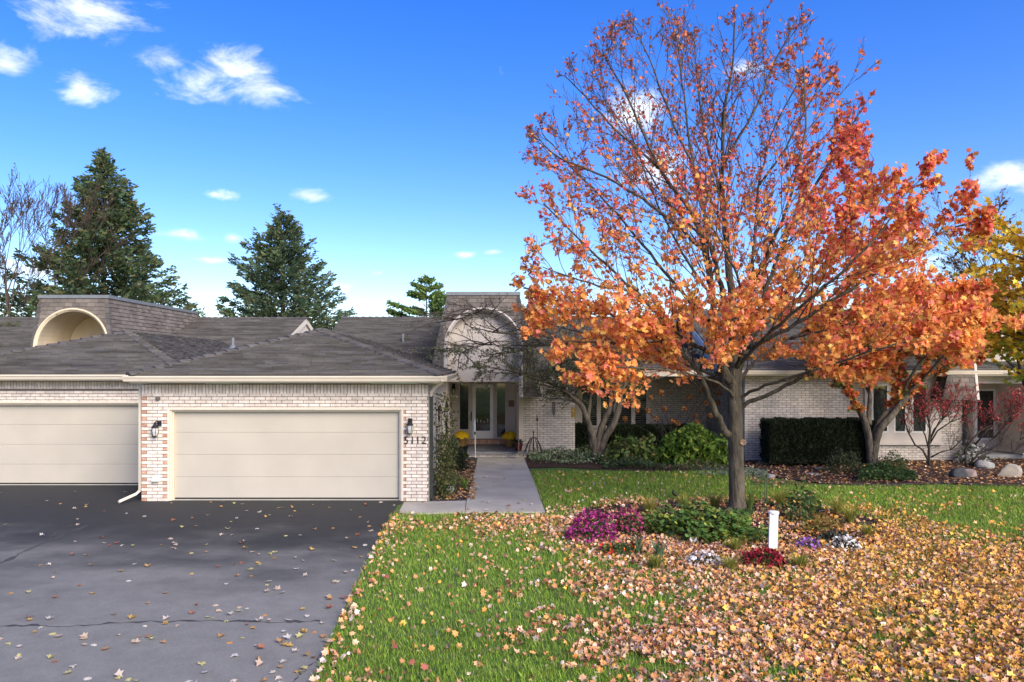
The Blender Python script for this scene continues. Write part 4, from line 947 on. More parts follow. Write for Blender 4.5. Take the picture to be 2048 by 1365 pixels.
crab(cb, 'multi-stemmed crab apple with bare upper twigs in front of the entry', [
  ([(1190,915,0),(1188,885,0),(1178,850,0),(1165,815,0),(1150,800,0),(1120,775,-.2),(1080,760,-.4),(1030,745,-.6)], .13, .03, YC),
  ([(1195,915,.05),(1198,880,.05),(1207,845,.1),(1222,810,.1),(1218,780,.2),(1200,740,.2),(1150,700,0),(1080,690,-.3),(1030,705,-.5)], .14, .03, YC),
  ([(1200,915,0),(1208,880,0),(1228,845,-.1),(1240,800,-.1),(1230,760,-.2),(1190,720,-.4),(1120,680,-.6),(1060,670,-.8),(985,665,-.9)], .14, .025, YC),
  ([(1185,900,.0),(1177,845,.1),(1180,810,.4),(1185,780,.6),(1210,740,.8)], .08, .03, YC),
  ([(1222,810,.1),(1250,770,.2),(1280,730,.3),(1320,700,.3)], .07, .03, YC),
  ([(1120,690,-.6),(1060,672,-.8),(1000,640,-1.0),(960,625,-1.0),(915,640,-1.0)], .03, .01, YC), ([(1060,670,-.8),(1010,690,-1.1),(960,690,-1.1),(920,710,-1.1)], .028, .01, YC)], CG, .075, .05,
  lambda q: q.y < 26.2 and q.z > 1.6 and q.z < 5.4 and q.y > 22.5, bare=3.75)
YD = 23.4; cb = S(1742, 936, YD); cb.z = 0
crab(cb, 'twisted ornamental tree with low orange canopy before the triple window', [
  ([(1742,940,0),(1742,915,0),(1738,880,0),(1728,840,-.05),(1708,805,-.1),(1690,775,-.2),(1665,745,-.3),(1640,715,-.3)], .15, .035, YD),
  ([(1740,938,.05),(1745,890,.05),(1752,860,.1),(1770,830,.1),(1795,812,.1),(1798,790,.1),(1800,760,.2),(1795,730,.3)], .13, .05, YD),
  ([(1745,936,-.05),(1750,895,-.05),(1760,860,-.1),(1785,830,-.1),(1812,795,-.1),(1840,765,-.2),(1880,742,-.3),(1925,720,-.3),(1990,705,-.3)], .13, .045, YD),
  ([(1738,850,0),(1738,820,.2),(1740,790,.3),(1733,765,.4),(1748,730,.4),(1750,700,.5)], .08, .04, YD),
  ([(1795,812,.1),(1830,740,-.3),(1880,680,-.5),(1930,620,-.6),(1965,600,-.6)], .05, .02, YD), ([(1800,760,.2),(1790,690,.2),(1800,630,.1),(1830,580,0)], .05, .02, YD), ([(1840,765,-.2),(1880,720,-.8),(1920,680,-1.2),(1960,660,-1.4)], .04, .02, YD), ([(1733,765,.4),(1700,700,.2),(1680,640,.1)], .04, .02, YD)],
  [(.86,.36,.10),(.84,.26,.10),(.88,.46,.12),(.78,.17,.10),(.22,.24,.07)], .15, .06,
  lambda q: q.z > 3.2 and q.z < 5.7 and q.y < 24.3 and q.y > 21.3 and 10.0 < q.x < 15.2, bare=9, tm=MAPLE, keepf=.62)
def shrub(name, base, label, stems, L, cols, lsz, step, cat='shrub', m=m_twigdark, lv=2, spread=.6, tmpl=OVAL, keepf=1, nch=5, r=.03, fan=.7, lvs=(0,), lift=.04, jit=.6, group=None):
    t_ = thing(name, label, cat, base, group); o_ = []
    for k in range(stems):
        a = 6.28*k/stems + rng.random(); grow(Vector(base)+Vector((math.cos(a)*.05, math.sin(a)*.05, 0)), (math.cos(a)*fan, math.sin(a)*fan, 1), L*rng.uniform(.8,1.1), r, lv, o_, nch, spread, lift, .14, .55, .3)
    twigs_mesh(o_, 'stems', m, t_, minr=.0035)
    if cols:
        P, D = along(o_, lvs, step, lsz*jit); kk = nr.random(len(P)) < keepf; P = P[kk]; scatter('foliage', tmpl, P, rots(len(P), .3), nr.uniform(.6,1.2,len(P))*lsz, pick(cols, len(P), .22), m_leaf, t_, kind='stuff')
    return t_
RB = [(.48,.05,.06),(.56,.09,.09),(.36,.04,.07),(.60,.18,.14)]
def fan_bush(base, Y, label, lines):
    t_ = thing('burning_bush', label, 'shrub', base); o_ = []; q = MB()
    for L_, r in lines:
        P = [S(x,y,Y+dy) for x,y,dy in L_]; n = len(P); q.tube(P, [r*(1-.6*i/(n-1)) for i in range(n)], 6)
        for i in range(n//2, n):
            for k in range(4): 
                d = unit(); d.z = abs(d.z)+.3; d += (P[i]-P[i-1]).normalized()*.5; grow(P[i], d, rng.uniform(.45,.8), .013, 2, o_, 4, .7, .08, .15, .55, .2, lambda q: q.y < 24.95)
    q.build('stems', m_twigdark, t_, smooth=True); twigs_mesh(o_, 'twigs', m_twigdark, t_, minr=.0035)
    P, D = along(o_, (0,1), .055, .05); kk = (P[:,2] > 1.35+.15*nr.normal(size=len(P))) & (nr.random(len(P)) < .5); P = P[kk]
    scatter('foliage', OVAL, P, rots(len(P),.4), nr.uniform(.04,.075,len(P)), pick(RB, len(P), .2), m_leaf, t_, kind='stuff')
YB = 23.9; q = S(1858, 934, YB); q.z = 0
fan_bush(q, YB, 'red-leaved burning bush with bare lower stems before the triple window', [
 ([(1858,938,0),(1858,915,0),(1858,890,0),(1860,860,0),(1858,845,0),(1850,815,.1)], .055), ([(1858,890,0),(1875,862,0),(1900,845,-.1),(1925,835,-.1),(1945,820,-.1)], .03),
 ([(1856,920,0),(1845,900,0),(1830,890,.1),(1818,868,.1),(1810,845,.2),(1805,820,.2)], .035), ([(1862,915,0),(1880,905,-.1),(1900,900,-.1),(1930,895,-.1)], .03),
 ([(1858,885,0),(1868,860,.1),(1885,840,.2),(1895,815,.2)], .03), ([(1858,900,0),(1850,870,-.1),(1840,850,-.2),(1830,830,-.2)], .028), ([(1860,880,0),(1880,840,-.2),(1910,815,-.2)], .025)])
YB = 23.6; q = S(1935, 936, YB); q.z = 0
fan_bush(q, YB, 'wide burning bush with red leaves and black stems at the right edge', [
 ([(1932,938,0),(1932,915,0),(1930,900,0),(1945,880,0),(1960,862,.1),(1985,850,.1)], .05), ([(1940,936,0),(1965,912,-.1),(1990,900,-.1),(2025,905,-.1),(2060,890,-.1)], .05),
 ([(1938,930,0),(1960,905,0),(1980,885,0),(2000,870,0),(2020,845,.1)], .04), ([(1960,908,0),(2000,888,.2),(2040,880,.2)], .03), ([(1950,890,0),(1975,860,-.1),(2010,840,-.2),(2040,815,-.2)], .03), ([(1985,880,.1),(2010,850,.2),(2030,820,.3)], .025)])
def hedge(x0, x1, Y0, Y1, z0, z1, label, n, cols, lsz=.055, dips=0.0):
    t_ = thing('yew_hedge', label, 'hedge', ((x0+x1)/2, (Y0+Y1)/2, 0)); mb = MB(); ins = .16
    mb.box(x0+ins, x1-ins, Y0+ins, Y1-ins, z0, z1-ins); mb.build('shade_core', m_core, t_)  # solid dark box standing in for the shade behind the sprigs
    hx, hy, hz = (x1-x0)/2, (Y1-Y0)/2, (z1-z0)/2; c = np.array([(x0+x1)/2, (Y0+Y1)/2, (z0+z1)/2]); p = nr.uniform(-1,1,(n,3)); ax = nr.choice(3, n, p=[.12,.5,.38]); sg = nr.choice([-1,1], n); sg[ax == 1] = -1; sg[ax == 2] = 1
    p[np.arange(n), ax] = sg*(1 - .10*nr.random(n)); ro = np.linalg.norm(np.clip(np.abs(p)-.86,0,1), axis=1); p *= (1 - .5*ro)[:,None]
    wv = 1 + .05*np.sin(p[:,0]*7+p[:,2]*3)*np.cos(p[:,0]*17+1) ; p[:,1:] *= wv[:,None]
    P = c + p*np.array([hx,hy,hz]) ; nd = p/np.linalg.norm(p,axis=1)[:,None]
    scatter('foliage', SPRIG, P, dirrots(nd*.6+np.array([0,0,.5]), .5), nr.uniform(.7,1.7,n)*lsz*1.6, pick(cols, n, .3), m_leaf, t_, kind='stuff'); return t_
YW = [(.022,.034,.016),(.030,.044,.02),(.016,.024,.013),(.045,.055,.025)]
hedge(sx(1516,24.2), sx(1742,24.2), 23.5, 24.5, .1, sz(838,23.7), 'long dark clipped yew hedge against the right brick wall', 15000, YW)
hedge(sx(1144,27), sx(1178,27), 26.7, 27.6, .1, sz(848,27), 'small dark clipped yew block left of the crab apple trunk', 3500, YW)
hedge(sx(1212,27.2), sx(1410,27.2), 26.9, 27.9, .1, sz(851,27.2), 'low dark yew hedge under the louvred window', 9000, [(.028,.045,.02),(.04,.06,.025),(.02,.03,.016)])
def bush(name, c, rx, ry, rz, n, cols, lsz, label, tmpl=OVAL, cat='shrub', up=.35, core=True, group=None, lump=.22, flat=False):
    t_ = thing(name, label, cat, c, group); c = Vector(c)
    d = nr.normal(size=(n,3)); d /= np.linalg.norm(d,axis=1)[:,None]; d[:,2] = np.abs(d[:,2])*1.0 - .12
    rr_ = nr.uniform(.45,1.0,n)**.7*(1 + lump*np.sin(d[:,0]*6+c.x*3)*np.cos(d[:,1]*5+d[:,2]*6+c.x))
    P = np.array(c) + d*rr_[:,None]*np.array([rx,ry,rz]); P[:,2] = np.maximum(P[:,2], .03)
    if core:
        q = MB()
        for k in range(14):
            an = rng.random()*6.28; f = rng.uniform(.2,.8); q.tube([c+Vector((0,0,0)), c+Vector((math.cos(an)*rx*f*.5, math.sin(an)*ry*f*.5, rz*.45)), c+Vector((math.cos(an)*rx*f, math.sin(an)*ry*f, rz*.85*(1.1-f*.4)))], [.014,.010,.005], 4)
        q.build('stems', m_twigdark, t_)
    R_ = rots(n, up); 
    scatter('foliage', tmpl, P, R_, nr.uniform(.65,1.3,n)*lsz, pick(cols, n, .22), m_leaf, t_, kind='stuff'); return t_
# hydrangeas
HG = [(.11,.20,.03),(.16,.26,.04),(.08,.14,.028),(.24,.30,.05)]
q = G(1395, 937); bush('hydrangea_bush', (q.x, q.y+.7, 0), 1.35, .85, 1.38, 3300, HG, .19, 'large bright green hydrangea bush left of the maple trunk', OVAL, lump=.15)
q = G(1275, 935); bush('hydrangea_bush', (q.x, q.y+.5, 0), .95, .6, 1.05, 1500, [(.13,.20,.045),(.17,.23,.06),(.20,.18,.07),(.09,.14,.04)], .17, 'smaller dull green hydrangea bush beside the crab apple trunk', OVAL, lump=.3)
t_ = thing('dried_hydrangea', 'tall hydrangea with brown dried flower heads before the window wall', 'shrub', (sx(1360,26.2), 26.2, 0))
st = MB(); heads = [(1250,838),(1262,790),(1275,822),(1296,822),(1302,796),(1312,838),(1330,818),(1345,842),(1368,818),(1390,832),(1404,780),(1412,806),(1420,832),(1430,770),(1438,786),(1445,760),(1436,806),(1355,846),(1275,806),(1395,845),(1290,770),(1322,786),(1378,795)]
for k, (px, py) in enumerate(heads):
    Y = 26.2 + rng.uniform(-.5,.4); e = S(px, py, Y); b = Vector((sx(1350+rng.uniform(-30,30),26.2), 26.2, 0)); st.tube([b, b.lerp(e,.5)+Vector((0,0,.2)), e], [.012,.008,.005], 4)
    n = 130; d = nr.normal(size=(n,3)); d /= np.linalg.norm(d,axis=1)[:,None]; P = np.array(e) + d*(.085 if k < 13 else .1)*nr.uniform(.8,1.05,(n,1)); cc = pick([(.30,.13,.045),(.24,.10,.04),(.36,.19,.08)], n, .2)
    hd_ = scatter('flower_head', FLOWER, P, rots(n,0), np.full(n,.045), cc, m_petal, t_)
st.build('stems', m_twigdark, t_)
# ground covers (nobody could count these)
def cover(name, pts, n, cols, lsz, hmax, label, tmpl=OVAL, cat='ground cover', m=m_leaf, up=.5):
    xs = [p.x for p in pts]; ys = [p.y for p in pts]; P = []
    poly = [(p.x,p.y) for p in pts]
    def inp(x, y):
        c = False; j = len(poly)-1
        for i in range(len(poly)):
            if (poly[i][1] > y) != (poly[j][1] > y) and x < (poly[j][0]-poly[i][0])*(y-poly[i][1])/(poly[j][1]-poly[i][1])+poly[i][0]: c = not c
            j = i
        return c
    while len(P) < n:
        x, y = rng.uniform(min(xs),max(xs)), rng.uniform(min(ys),max(ys))
        if inp(x,y): P.append((x, y, .03 + hmax*(.55+.45*math.sin(x*3.1)*math.cos(y*2.7))*rng.random()**.6))
    P = np.array(P); o = scatter(name, tmpl, P, rots(n, up), nr.uniform(.6,1.3,n)*lsz, pick(cols, n, .22), m, None, kind='stuff'); return tag(o, label, cat)
cover('ground_cover', [G(1058,930), G(1220,934), G(1235,915), G(1225,898), G(1180,893), G(1060,895)], 5200, [(.16,.24,.12),(.26,.33,.18),(.10,.17,.07),(.34,.38,.24)], .085, .42, 'pale variegated ground cover right of the porch step')
cover('ground_cover', [G(1058,893), G(1180,892), G(1180,884), G(1058,883)], 1500, [(.05,.10,.04),(.07,.13,.05)], .16, .4, 'dark fern-like ground cover below the brick wall right of the entry')
cover('ground_cover', [G(1200,940), G(1330,944), G(1345,922), G(1240,915)], 2600, [(.07,.11,.05),(.11,.15,.07),(.05,.08,.035)], .08, .38, 'dark green ground cover at the foot of the crab apple')
cover('ground_cover', [G(1310,945), G(1460,948), G(1470,930), G(1330,925)], 2000, [(.10,.14,.07),(.16,.18,.10),(.25,.10,.06),(.07,.09,.04)], .07, .3, 'mottled low foliage below the big green hydrangea')
cover('ground_cover', [G(1395,952), G(1530,958), G(1535,945), G(1400,940)], 1300, [(.22,.28,.18),(.30,.35,.24)], .07, .15, 'silvery low ground cover behind the maple trunk')
cover('ground_cover', [G(1715,966), G(1835,964), G(1825,946), G(1730,945)], 3000, [(.07,.12,.035),(.10,.15,.045),(.05,.09,.03)], .09, .3, 'feathery green juniper mat at the foot of the twisted crab apple')
q = G(1690, 946); bush('small_shrub', (q.x,q.y,0), .62, .45, .8, 1100, [(.09,.11,.05),(.14,.15,.07),(.06,.08,.035)], .07, 'loose grey green shrub left of the twisted crab apple', core=False)
q = G(1785, 940); bush('small_shrub', (q.x,q.y,0), .5, .4, .65, 800, [(.08,.11,.045),(.12,.15,.06)], .07, 'grey green shrub right of the twisted crab apple', core=False)
q = G(1970, 928); bush('white_flower_clump', (sx(1945,24.6),24.6,.05), .55, .3, .75, 420, [(.72,.70,.68),(.62,.60,.58),(.10,.13,.06)], .10, 'white flowering clump behind the right burning bush', FLOWER, cat='flowers', core=False)
# by the garage side
bush('boxwood', (sx(908,23), 23.0, 0), .48, .6, .98, 2600, [(.022,.034,.02),(.03,.045,.024),(.045,.06,.03)], .07, 'rounded dark green boxwood left of the porch step')
# trellis vine on the garage corner
t_ = thing('climbing_vine', 'climbing vine on a wire trellis at the right corner of the garage', 'vine', (X1+.3, 18.3, 0)); tl = MB()
for k in range(4): tl.tube([(X1+.16+.02*k, 17.95+.42*k, .02), (X1+.16+.02*k, 17.95+.42*k, 2.45-.1*k)], .009, 5)
for z in (.5,1.0,1.5,2.0,2.3): tl.tube([(X1+.15,17.9,z),(X1+.24,19.3,z)], .007, 5)
for k in range(3):
    c0 = Vector((X1+.2, 18.35+.3*k, 1.95)); tl.tube([c0+Vector((0,.16*math.cos(a),.16*math.sin(a)+.1)) for a in np.linspace(0,6.28,12)], .008, 4)
tl.build('trellis', m_black, t_); n = 3000
P = np.stack([X1+.13+nr.uniform(0,.42,n)*(1.2-.3*nr.random(n)), 17.85+nr.random(n)**1.3*1.7, nr.random(n)**1.25*2.5], 1); P[:,0] += .12*np.sin(P[:,2]*4)*np.cos(P[:,1]*5)
kk = nr.random(n) < np.where(P[:,2] > 1.45, .32, 1.0); P = P[kk]; n = len(P)
scatter('foliage', OVAL, P, rots(n,.2), nr.uniform(.05,.10,n), pick([(.08,.11,.035),(.13,.15,.05),(.06,.08,.03),(.24,.20,.10)], n, .25), m_leaf, t_, kind='stuff')
b_ = MB(); b_.lathe((sx(862,17.9),17.95,0), [(.10,0),(.13,.28),(.135,.30),(.12,.30),(.1,.05)], 14, cap=False); tag(b_.build('splash_bucket', m_black), 'black bucket under the downspout at the garage corner', 'bucket')
def blades(name, c, n, L, wd, cols, label, spread=.7, cat='plant', group=None, m=m_leaf):
    c = Vector(c); V = []; Tt = []; Cc = []; cl = pick(cols, n, .2)
    for k in range(n):
        a = rng.random()*6.28; l_ = L*rng.uniform(.6,1.1); sp = spread*rng.uniform(.25,1); dr = Vector((math.cos(a), math.sin(a), 0)); sd_v = Vector((-dr.y, dr.x, 0)); b = len(V); o0 = c + dr*rng.uniform(0,.06)
        for i in range(5):
            f = i/4; p = o0 + dr*(l_*sp*f*f) + Vector((0,0,l_*(f - .45*sp*f*f))); ww = wd*(1-f)**.6*.5 + .001; V += [tuple(p-sd_v*ww), tuple(p+sd_v*ww)]; Cc += [cl[k]]*2
        for i in range(4): q = b+2*i; Tt += [(q,q+1,q+3),(q,q+3,q+2)]
    o = mesh_np(name, np.array(V), np.array(Tt), np.array(Cc), m); tag(o, label, cat, group); return o
LG = [(.16,.27,.05),(.22,.33,.07),(.12,.20,.04)]
blades('daylily', G(885,992), 46, .55, .03, LG, 'bright green daylily clump nearest the garage pier', cat='plant')
blades('daylily', G(908,976), 40, .5, .03, LG, 'bright green daylily clump in the middle of the gravel bed', cat='plant')
blades('daylily', G(929,981), 34, .42, .03, LG, 'small bright green daylily clump at the walk edge', cat='plant')
q = MB(); c = G(898,990); q.prism([(c.x-.13,c.y,.0),(c.x+.13,c.y,.0),(c.x+.12,c.y+.03,.2),(c.x-.12,c.y+.03,.2)], (0,.06,0)); tag(q.build('garden_stone', m_slate), 'flat grey stone set among the daylilies in the gravel bed', 'stone')
# pots
def mum(px, py, Y, z, r, label, cols, pot, potcol, n=420):
    x = sx(px, Y); t_ = thing('potted_mum', label, 'potted plant', (x, Y, z)); ph = pot[1]
    q = MB(); q.lathe((x,Y,z), [(pot[0]*.72,0),(pot[0]*.82,.02),(pot[0],ph*.85),(pot[0]*1.08,ph*.86),(pot[0]*1.08,ph),(pot[0]*.95,ph),(pot[0]*.9,ph*.9),(0,ph*.88)], 20, cap=False); q.build('pot', potcol, t_, smooth=False)
    d = nr.normal(size=(n,3)); d /= np.linalg.norm(d,axis=1)[:,None]; d[:,2] = np.abs(d[:,2]); P = np.array([x,Y,z+ph]) + d*np.array([r,r,r*.85])*nr.uniform(.88,1.03,(n,1))
    nn_ = d; up = np.array([0,0,1.]); a = np.cross(nn_, nr.normal(size=(n,3))); a /= np.linalg.norm(a,axis=1)[:,None]; R_ = np.stack([a, np.cross(nn_,a), nn_], axis=2)
    q = MB(); q.lathe((x,Y,z+ph-.02), [(r*.6,0),(r*.86,r*.2),(r*.7,r*.6),(r*.2,r*.78)], 12); q.build('leaves', M('mum_leaf', (.06,.09,.03), (.03,.05,.02), 20, .9) if 'mum_leaf' not in bpy.data.materials else bpy.data.materials['mum_leaf'], t_)
    scatter('flowers', FLOWER, P, R_, np.full(n, .07), pick(cols, n, .12), m_petal, t_, kind='stuff'); return t_
YE = [(.88,.58,.02),(.92,.68,.03),(.82,.48,.02)]
pc = M('glazed_ochre_pot', (.30,.17,.05), (.22,.12,.04), 9, .35, spec=.5)
mum(923.5, 0, 27.75, .2, .28, 'yellow chrysanthemum in an ochre pot left of the front door', YE, (.20,.33), pc)
mum(1019.5, 0, 27.6, .2, .28, 'yellow chrysanthemum in an ochre pot right of the front door', YE, (.20,.33), pc)
x = sx(1037, 26.35); t_ = thing('red_planter', 'glossy dark red planter with dark succulents at the porch edge', 'planter', (x,26.35,.2)); q = MB(); q.lathe((x,26.35,.2), [(.10,0),(.125,.05),(.145,.25),(.14,.30),(.12,.30),(.11,.25),(0,.24)], 18, cap=False); q.build('pot', M('red_glaze', (.11,.015,.015), (.08,.012,.012), 8, .25, spec=.5), t_, smooth=True)
n = 160; P = np.array([x,26.35,.52]) + nr.normal(size=(n,3))*np.array([.07,.07,.04]); scatter('foliage', ROUND, P, rots(n,.5), nr.uniform(.05,.09,n), pick([(.05,.08,.05),(.08,.11,.06)], n), m_leaf, t_, kind='stuff')
# marker pole, wind chime, metal ornament, plaque
t_ = thing('marker_pole', 'thin white pole with pale blue top standing left of the porch step', 'pole', G(951,917)); a = G(951,917); q = MB(); q.tube([a, a+Vector((-.02,0,.82))], .016, 8); q.build('shaft', m_white, t_)
q = MB(); q.tube([a+Vector((-.02,0,.82)), a+Vector((-.022,0,.92))], .03, 8); q.build('clamp', m_black, t_); q = MB(); q.tube([a+Vector((-.022,0,.92)), a+Vector((-.028,0,1.33))], .028, 10); q.build('tube', M('pale_blue_plastic', (.50,.62,.72), (.45,.57,.68), 5, .4), t_)
t_ = thing('wind_chime', 'dark metal wind chime hanging before the brick wall', 'wind chime', S(1107,820,26.2)); 
q = MB(); q.tube([S(1107,765,26.2), S(1107,806,26.2)], .004, 4); q.build('cord', m_black, t_)
q = MB(); c = S(1107,806,26.2); q.lathe(c, [(.06,0),(.06,.015),(.01,.03)], 10); q.build('disc', m_black, t_)
for k, (px, py) in enumerate(((1104.5,829),(1107,834),(1109.5,831))):
    q = MB(); q.tube([S(px,806,26.2), S(px,py,26.18)], .014, 6); q.build('chime_tube', m_black, t_)
t_ = thing('garden_ornament', 'black metal fountain-shaped ornament in the ground cover by the porch', 'ornament', S(1067,888,25.9)); q = MB(); c = Vector((sx(1067,25.9),25.9,0))
for k in range(12):
    a = 6.28*k/12; dr = Vector((math.cos(a),math.sin(a),0)); q.tube([c+Vector((0,0,.72)), c+dr*.10+Vector((0,0,.70)), c+dr*.24+Vector((0,0,.45)), c+dr*.36+Vector((0,0,.05))], .011, 4)
q.build('wires', m_black, t_); q = MB(); q.tube([c, c+Vector((0,0,.86))], .012, 5); q.lathe(c+Vector((0,0,.84)), [(.01,0),(.03,.04),(.01,.09)], 8); q.build('finial', m_black, t_)
t_ = thing('garden_stake', 'black arrow-topped garden stake beside the fountain-shaped ornament', 'stake', (sx(1076,25.8),25.8,0)); c = Vector((sx(1076,25.8),25.8,0)); q = MB(); q.tube([c, c+Vector((-.03,0,1.42))], .008, 5); q.build('rod', m_black, t_); q = MB(); z = c+Vector((-.03,0,1.42)); q.prism([z+Vector((-.035,0,-.12)), z+Vector((.035,0,-.12)), z+Vector((0,0,.12))], (0,-.01,0)); q.build('arrow_head', m_black, t_)
q = MB(); rect(q, 1142.5, 1149.5, 815, 836, WY-.012, .015); tag(q.build('wall_plaque', M('yellow_plaque', (.50,.36,.08), (.18,.10,.04), 22, .6)), 'narrow yellow ornament on the brick wall beside the window', 'plaque')
# white post
t_ = thing('white_post', 'square white post with flat cap standing in the flower bed', 'post', G(1545,1104)); c = G(1545,1104); q = MB(); q.tube([c, c+Vector((.02,0,.66))], .098, 4); bo = q.build('shaft', m_white, t_); q = MB(); q.lathe(c+Vector((.02,0,.655)), [(.088,0),(.09,.03),(.07,.045),(0,.05)], 16, cap=False); q.build('cap', m_white, t_)
# flower bed plants
def moundf(name, px, py, rx, ry, rz, label, fl, gr, nf, ng, fs=.05, cat='flowers', up=.4):
    c = G(px,py); t_ = thing(name, label, cat, c); 
    for nm, n, cols, tm, sz_, mm, r0 in (('foliage', ng, gr, OVAL, fs*1.2, m_leaf, .35), ('flowers', nf, fl, FLOWER, fs, m_petal, .82)):
        if not n: continue
        d = nr.normal(size=(n,3)); d /= np.linalg.norm(d,axis=1)[:,None]; d[:,2] = np.abs(d[:,2]); P = np.array(c) + d*np.array([rx,ry,rz])*nr.uniform(r0,1.02,(n,1))*(1+.16*np.sin(d[:,:1]*7+c.x*5)*np.cos(d[:,1:2]*6)); P[:,2] += .03
        scatter(nm, tm, P, rots(n, up), nr.uniform(.7,1.25,n)*sz_, pick(cols, n, .2), mm, t_, kind='stuff')
PU = [(.34,.03,.17),(.42,.05,.24),(.25,.025,.12)]; GR = [(.07,.11,.035),(.11,.15,.05),(.05,.08,.03)]
moundf('chrysanthemum', 1185, 1083, .48, .36, .52, 'magenta chrysanthemum clump at the left end of the flower bed', PU, GR, 620, 700)
moundf('chrysanthemum', 1258, 1072, .30, .26, .5, 'wine purple chrysanthemum clump right behind the magenta one', [(.26,.03,.10),(.34,.04,.15),(.18,.04,.06)], GR, 260, 420)
moundf('chrysanthemum', 1528, 1135, .36, .24, .27, 'dark red chrysanthemum at the foot of the white post', [(.26,.02,.03),(.34,.03,.045),(.18,.015,.025)], GR, 420, 200)
moundf('chrysanthemum', 1410, 1133, .30, .2, .2, 'white chrysanthemum at the front of the flower bed', [(.74,.70,.70),(.62,.56,.58),(.5,.36,.30)], GR, 240, 160, .045)
moundf('chrysanthemum', 1688, 1102, .27, .22, .22, 'white chrysanthemum right of the white post', [(.76,.74,.72),(.6,.55,.5)], [(.04,.06,.03),(.06,.07,.03)], 150, 260, .045)
moundf('aster', 1618, 1102, .22, .2, .2, 'violet aster between the white post and the white chrysanthemum', [(.30,.10,.42),(.36,.16,.5)], GR, 90, 160, .045)
moundf('annuals', 1240, 1112, .42, .26, .25, 'mixed red and pink annuals in front of the magenta clump', [(.6,.05,.03),(.5,.05,.16),(.7,.2,.05)], [(.09,.14,.04),(.13,.19,.06),(.07,.10,.03)], 45, 520, .05)
bush('geranium_patch', (*G(1420,1075)[:2],0), 1.1, .85, .68, 2600, [(.11,.21,.05),(.15,.27,.07),(.08,.15,.04),(.28,.32,.06)], .10, 'broad mound of green geranium leaves left of the maple trunk', ROUND, cat='plant', up=.6, lump=.3)
bush('geranium_patch', (*G(1330,1060)[:2],0), .7, .55, .5, 1100, [(.12,.21,.05),(.17,.27,.07),(.30,.33,.07)], .085, 'lower mound of green leaves behind the wine purple clump', ROUND, cat='plant', up=.6, lump=.3)
bush('leafy_perennial', (*G(1600,1042)[:2],0), .5, .4, .85, 420, [(.06,.11,.04),(.09,.15,.05),(.16,.17,.05)], .11, 'tall leafy green perennial right of the maple trunk', OVAL, cat='plant', core=False, lump=.35)
bush('leafy_perennial', (*G(1640,1065)[:2],0), .5, .35, .4, 420, [(.26,.20,.05),(.15,.17,.05),(.34,.16,.05)], .09, 'yellowing low perennial in front of the tall leafy one', OVAL, cat='plant', core=False, lump=.35)
bush('heuchera', (*G(1665,1085)[:2],0), .32, .28, .25, 260, [(.05,.065,.045),(.08,.085,.06)], .09, 'dark grey green low plant behind the right white chrysanthemum', ROUND, cat='plant', core=False)
IR = [(.14,.24,.12),(.20,.30,.16),(.10,.17,.08)]
blades('iris_clump', G(1275,1112), 26, .4, .04, IR, 'blue green iris blades left of the yellow leaf in the bed', .35)
blades('iris_clump', G(1318,1122), 34, .42, .04, IR, 'blue green iris blades nearest the front of the bed', .5)
blades('iris_clump', G(1500,1030), 70, .62, .02, [(.13,.22,.05),(.18,.26,.06)], 'tall green blades right behind the maple trunk', .35)
blades('iris_clump', G(1625,1035), 50, .6, .02, [(.13,.20,.05),(.18,.24,.06)], 'upright green blades beside the tall leafy perennial', .3)
YGr = [(.30,.30,.06),(.42,.36,.08),(.20,.25,.05)]
for k, (px, py, lab) in enumerate(((1300,1030,'yellow green grass tuft at the back left of the bed'), (1370,1022,'yellow green grass tuft behind the geranium mound'), (1430,1020,'yellow green grass tuft just left of the maple trunk'), (1560,1015,'yellow green grass tuft at the back of the bed right of the trunk'),
     (1700,1050,'yellow grass tuft at the right rim of the bed'), (1735,1075,'fading yellow grass tuft at the far right rim of the bed'), (1470,1105,'low yellow green tuft in the leaves before the trunk'), (1310,1140,'yellow green tuft at the front left rim'), (1460,1145,'pale green tuft between the white and red chrysanthemums'), (1600,1140,'yellow green tuft right of the red chrysanthemum'), (1675,1030,'yellow tuft behind the low grey green plant'))):
    blades('grass_tuft', G(px,py), 170, .5 if py < 1060 else .3, .014, YGr, lab, .9)
# small ornaments in the bed
t_ = thing('bird_ornament', 'small black bird figure on the lawn behind the flower bed', 'ornament', G(1348,1003)); c = G(1348,1003); q = MB(); q.tube([c, c+Vector((0,0,.14))], .006, 4); q.build('rod', m_black, t_)
q = MB(); q.tube([c+Vector((-.03,0,.27)), c+Vector((-.02,0,.22)), c+Vector((0,0,.17)), c+Vector((.05,0,.15)), c+Vector((.12,0,.14))], [.008,.03,.045,.035,.006], 8); q.build('body', m_black, t_, smooth=True)
q = MB(); q.prism([c+Vector((-.01,0,.17)), c+Vector((.03,0,.17)), c+Vector((-.04,-.02,.30))], (0,.012,0)); q.build('wing', m_black, t_)
t_ = thing('butterfly_ornament', 'pale butterfly ornament on a stem in front of the geraniums', 'ornament', G(1386,1100)); c = G(1386,1100); q = MB(); q.tube([c, c+Vector((0,0,.18))], .006, 4); q.build('stem', m_twig, t_)
for sg in (-1,1):
    q = MB(); q.prism([c+Vector((0,0,.16)), c+Vector((sg*.055,-.03,.23)), c+Vector((sg*.065,-.03,.18)), c+Vector((sg*.03,-.01,.13))], (0,.006,0)); q.build('wing', M('pale_wing%d' % sg, (.50,.46,.45), (.38,.34,.36), 30, .6), t_)
for px, h, lab in ((1533,1.0,'thin green garden stake just right of the maple trunk'), (1529,.85,'shorter thin green garden stake beside the taller one')):
    q = MB(); c = G(px,1028); q.tube([c, c+Vector((.01,0,h))], .008, 5); tag(q.build('plant_stake', M('green_stake_%d' % px, (.07,.10,.05))), lab, 'stake')
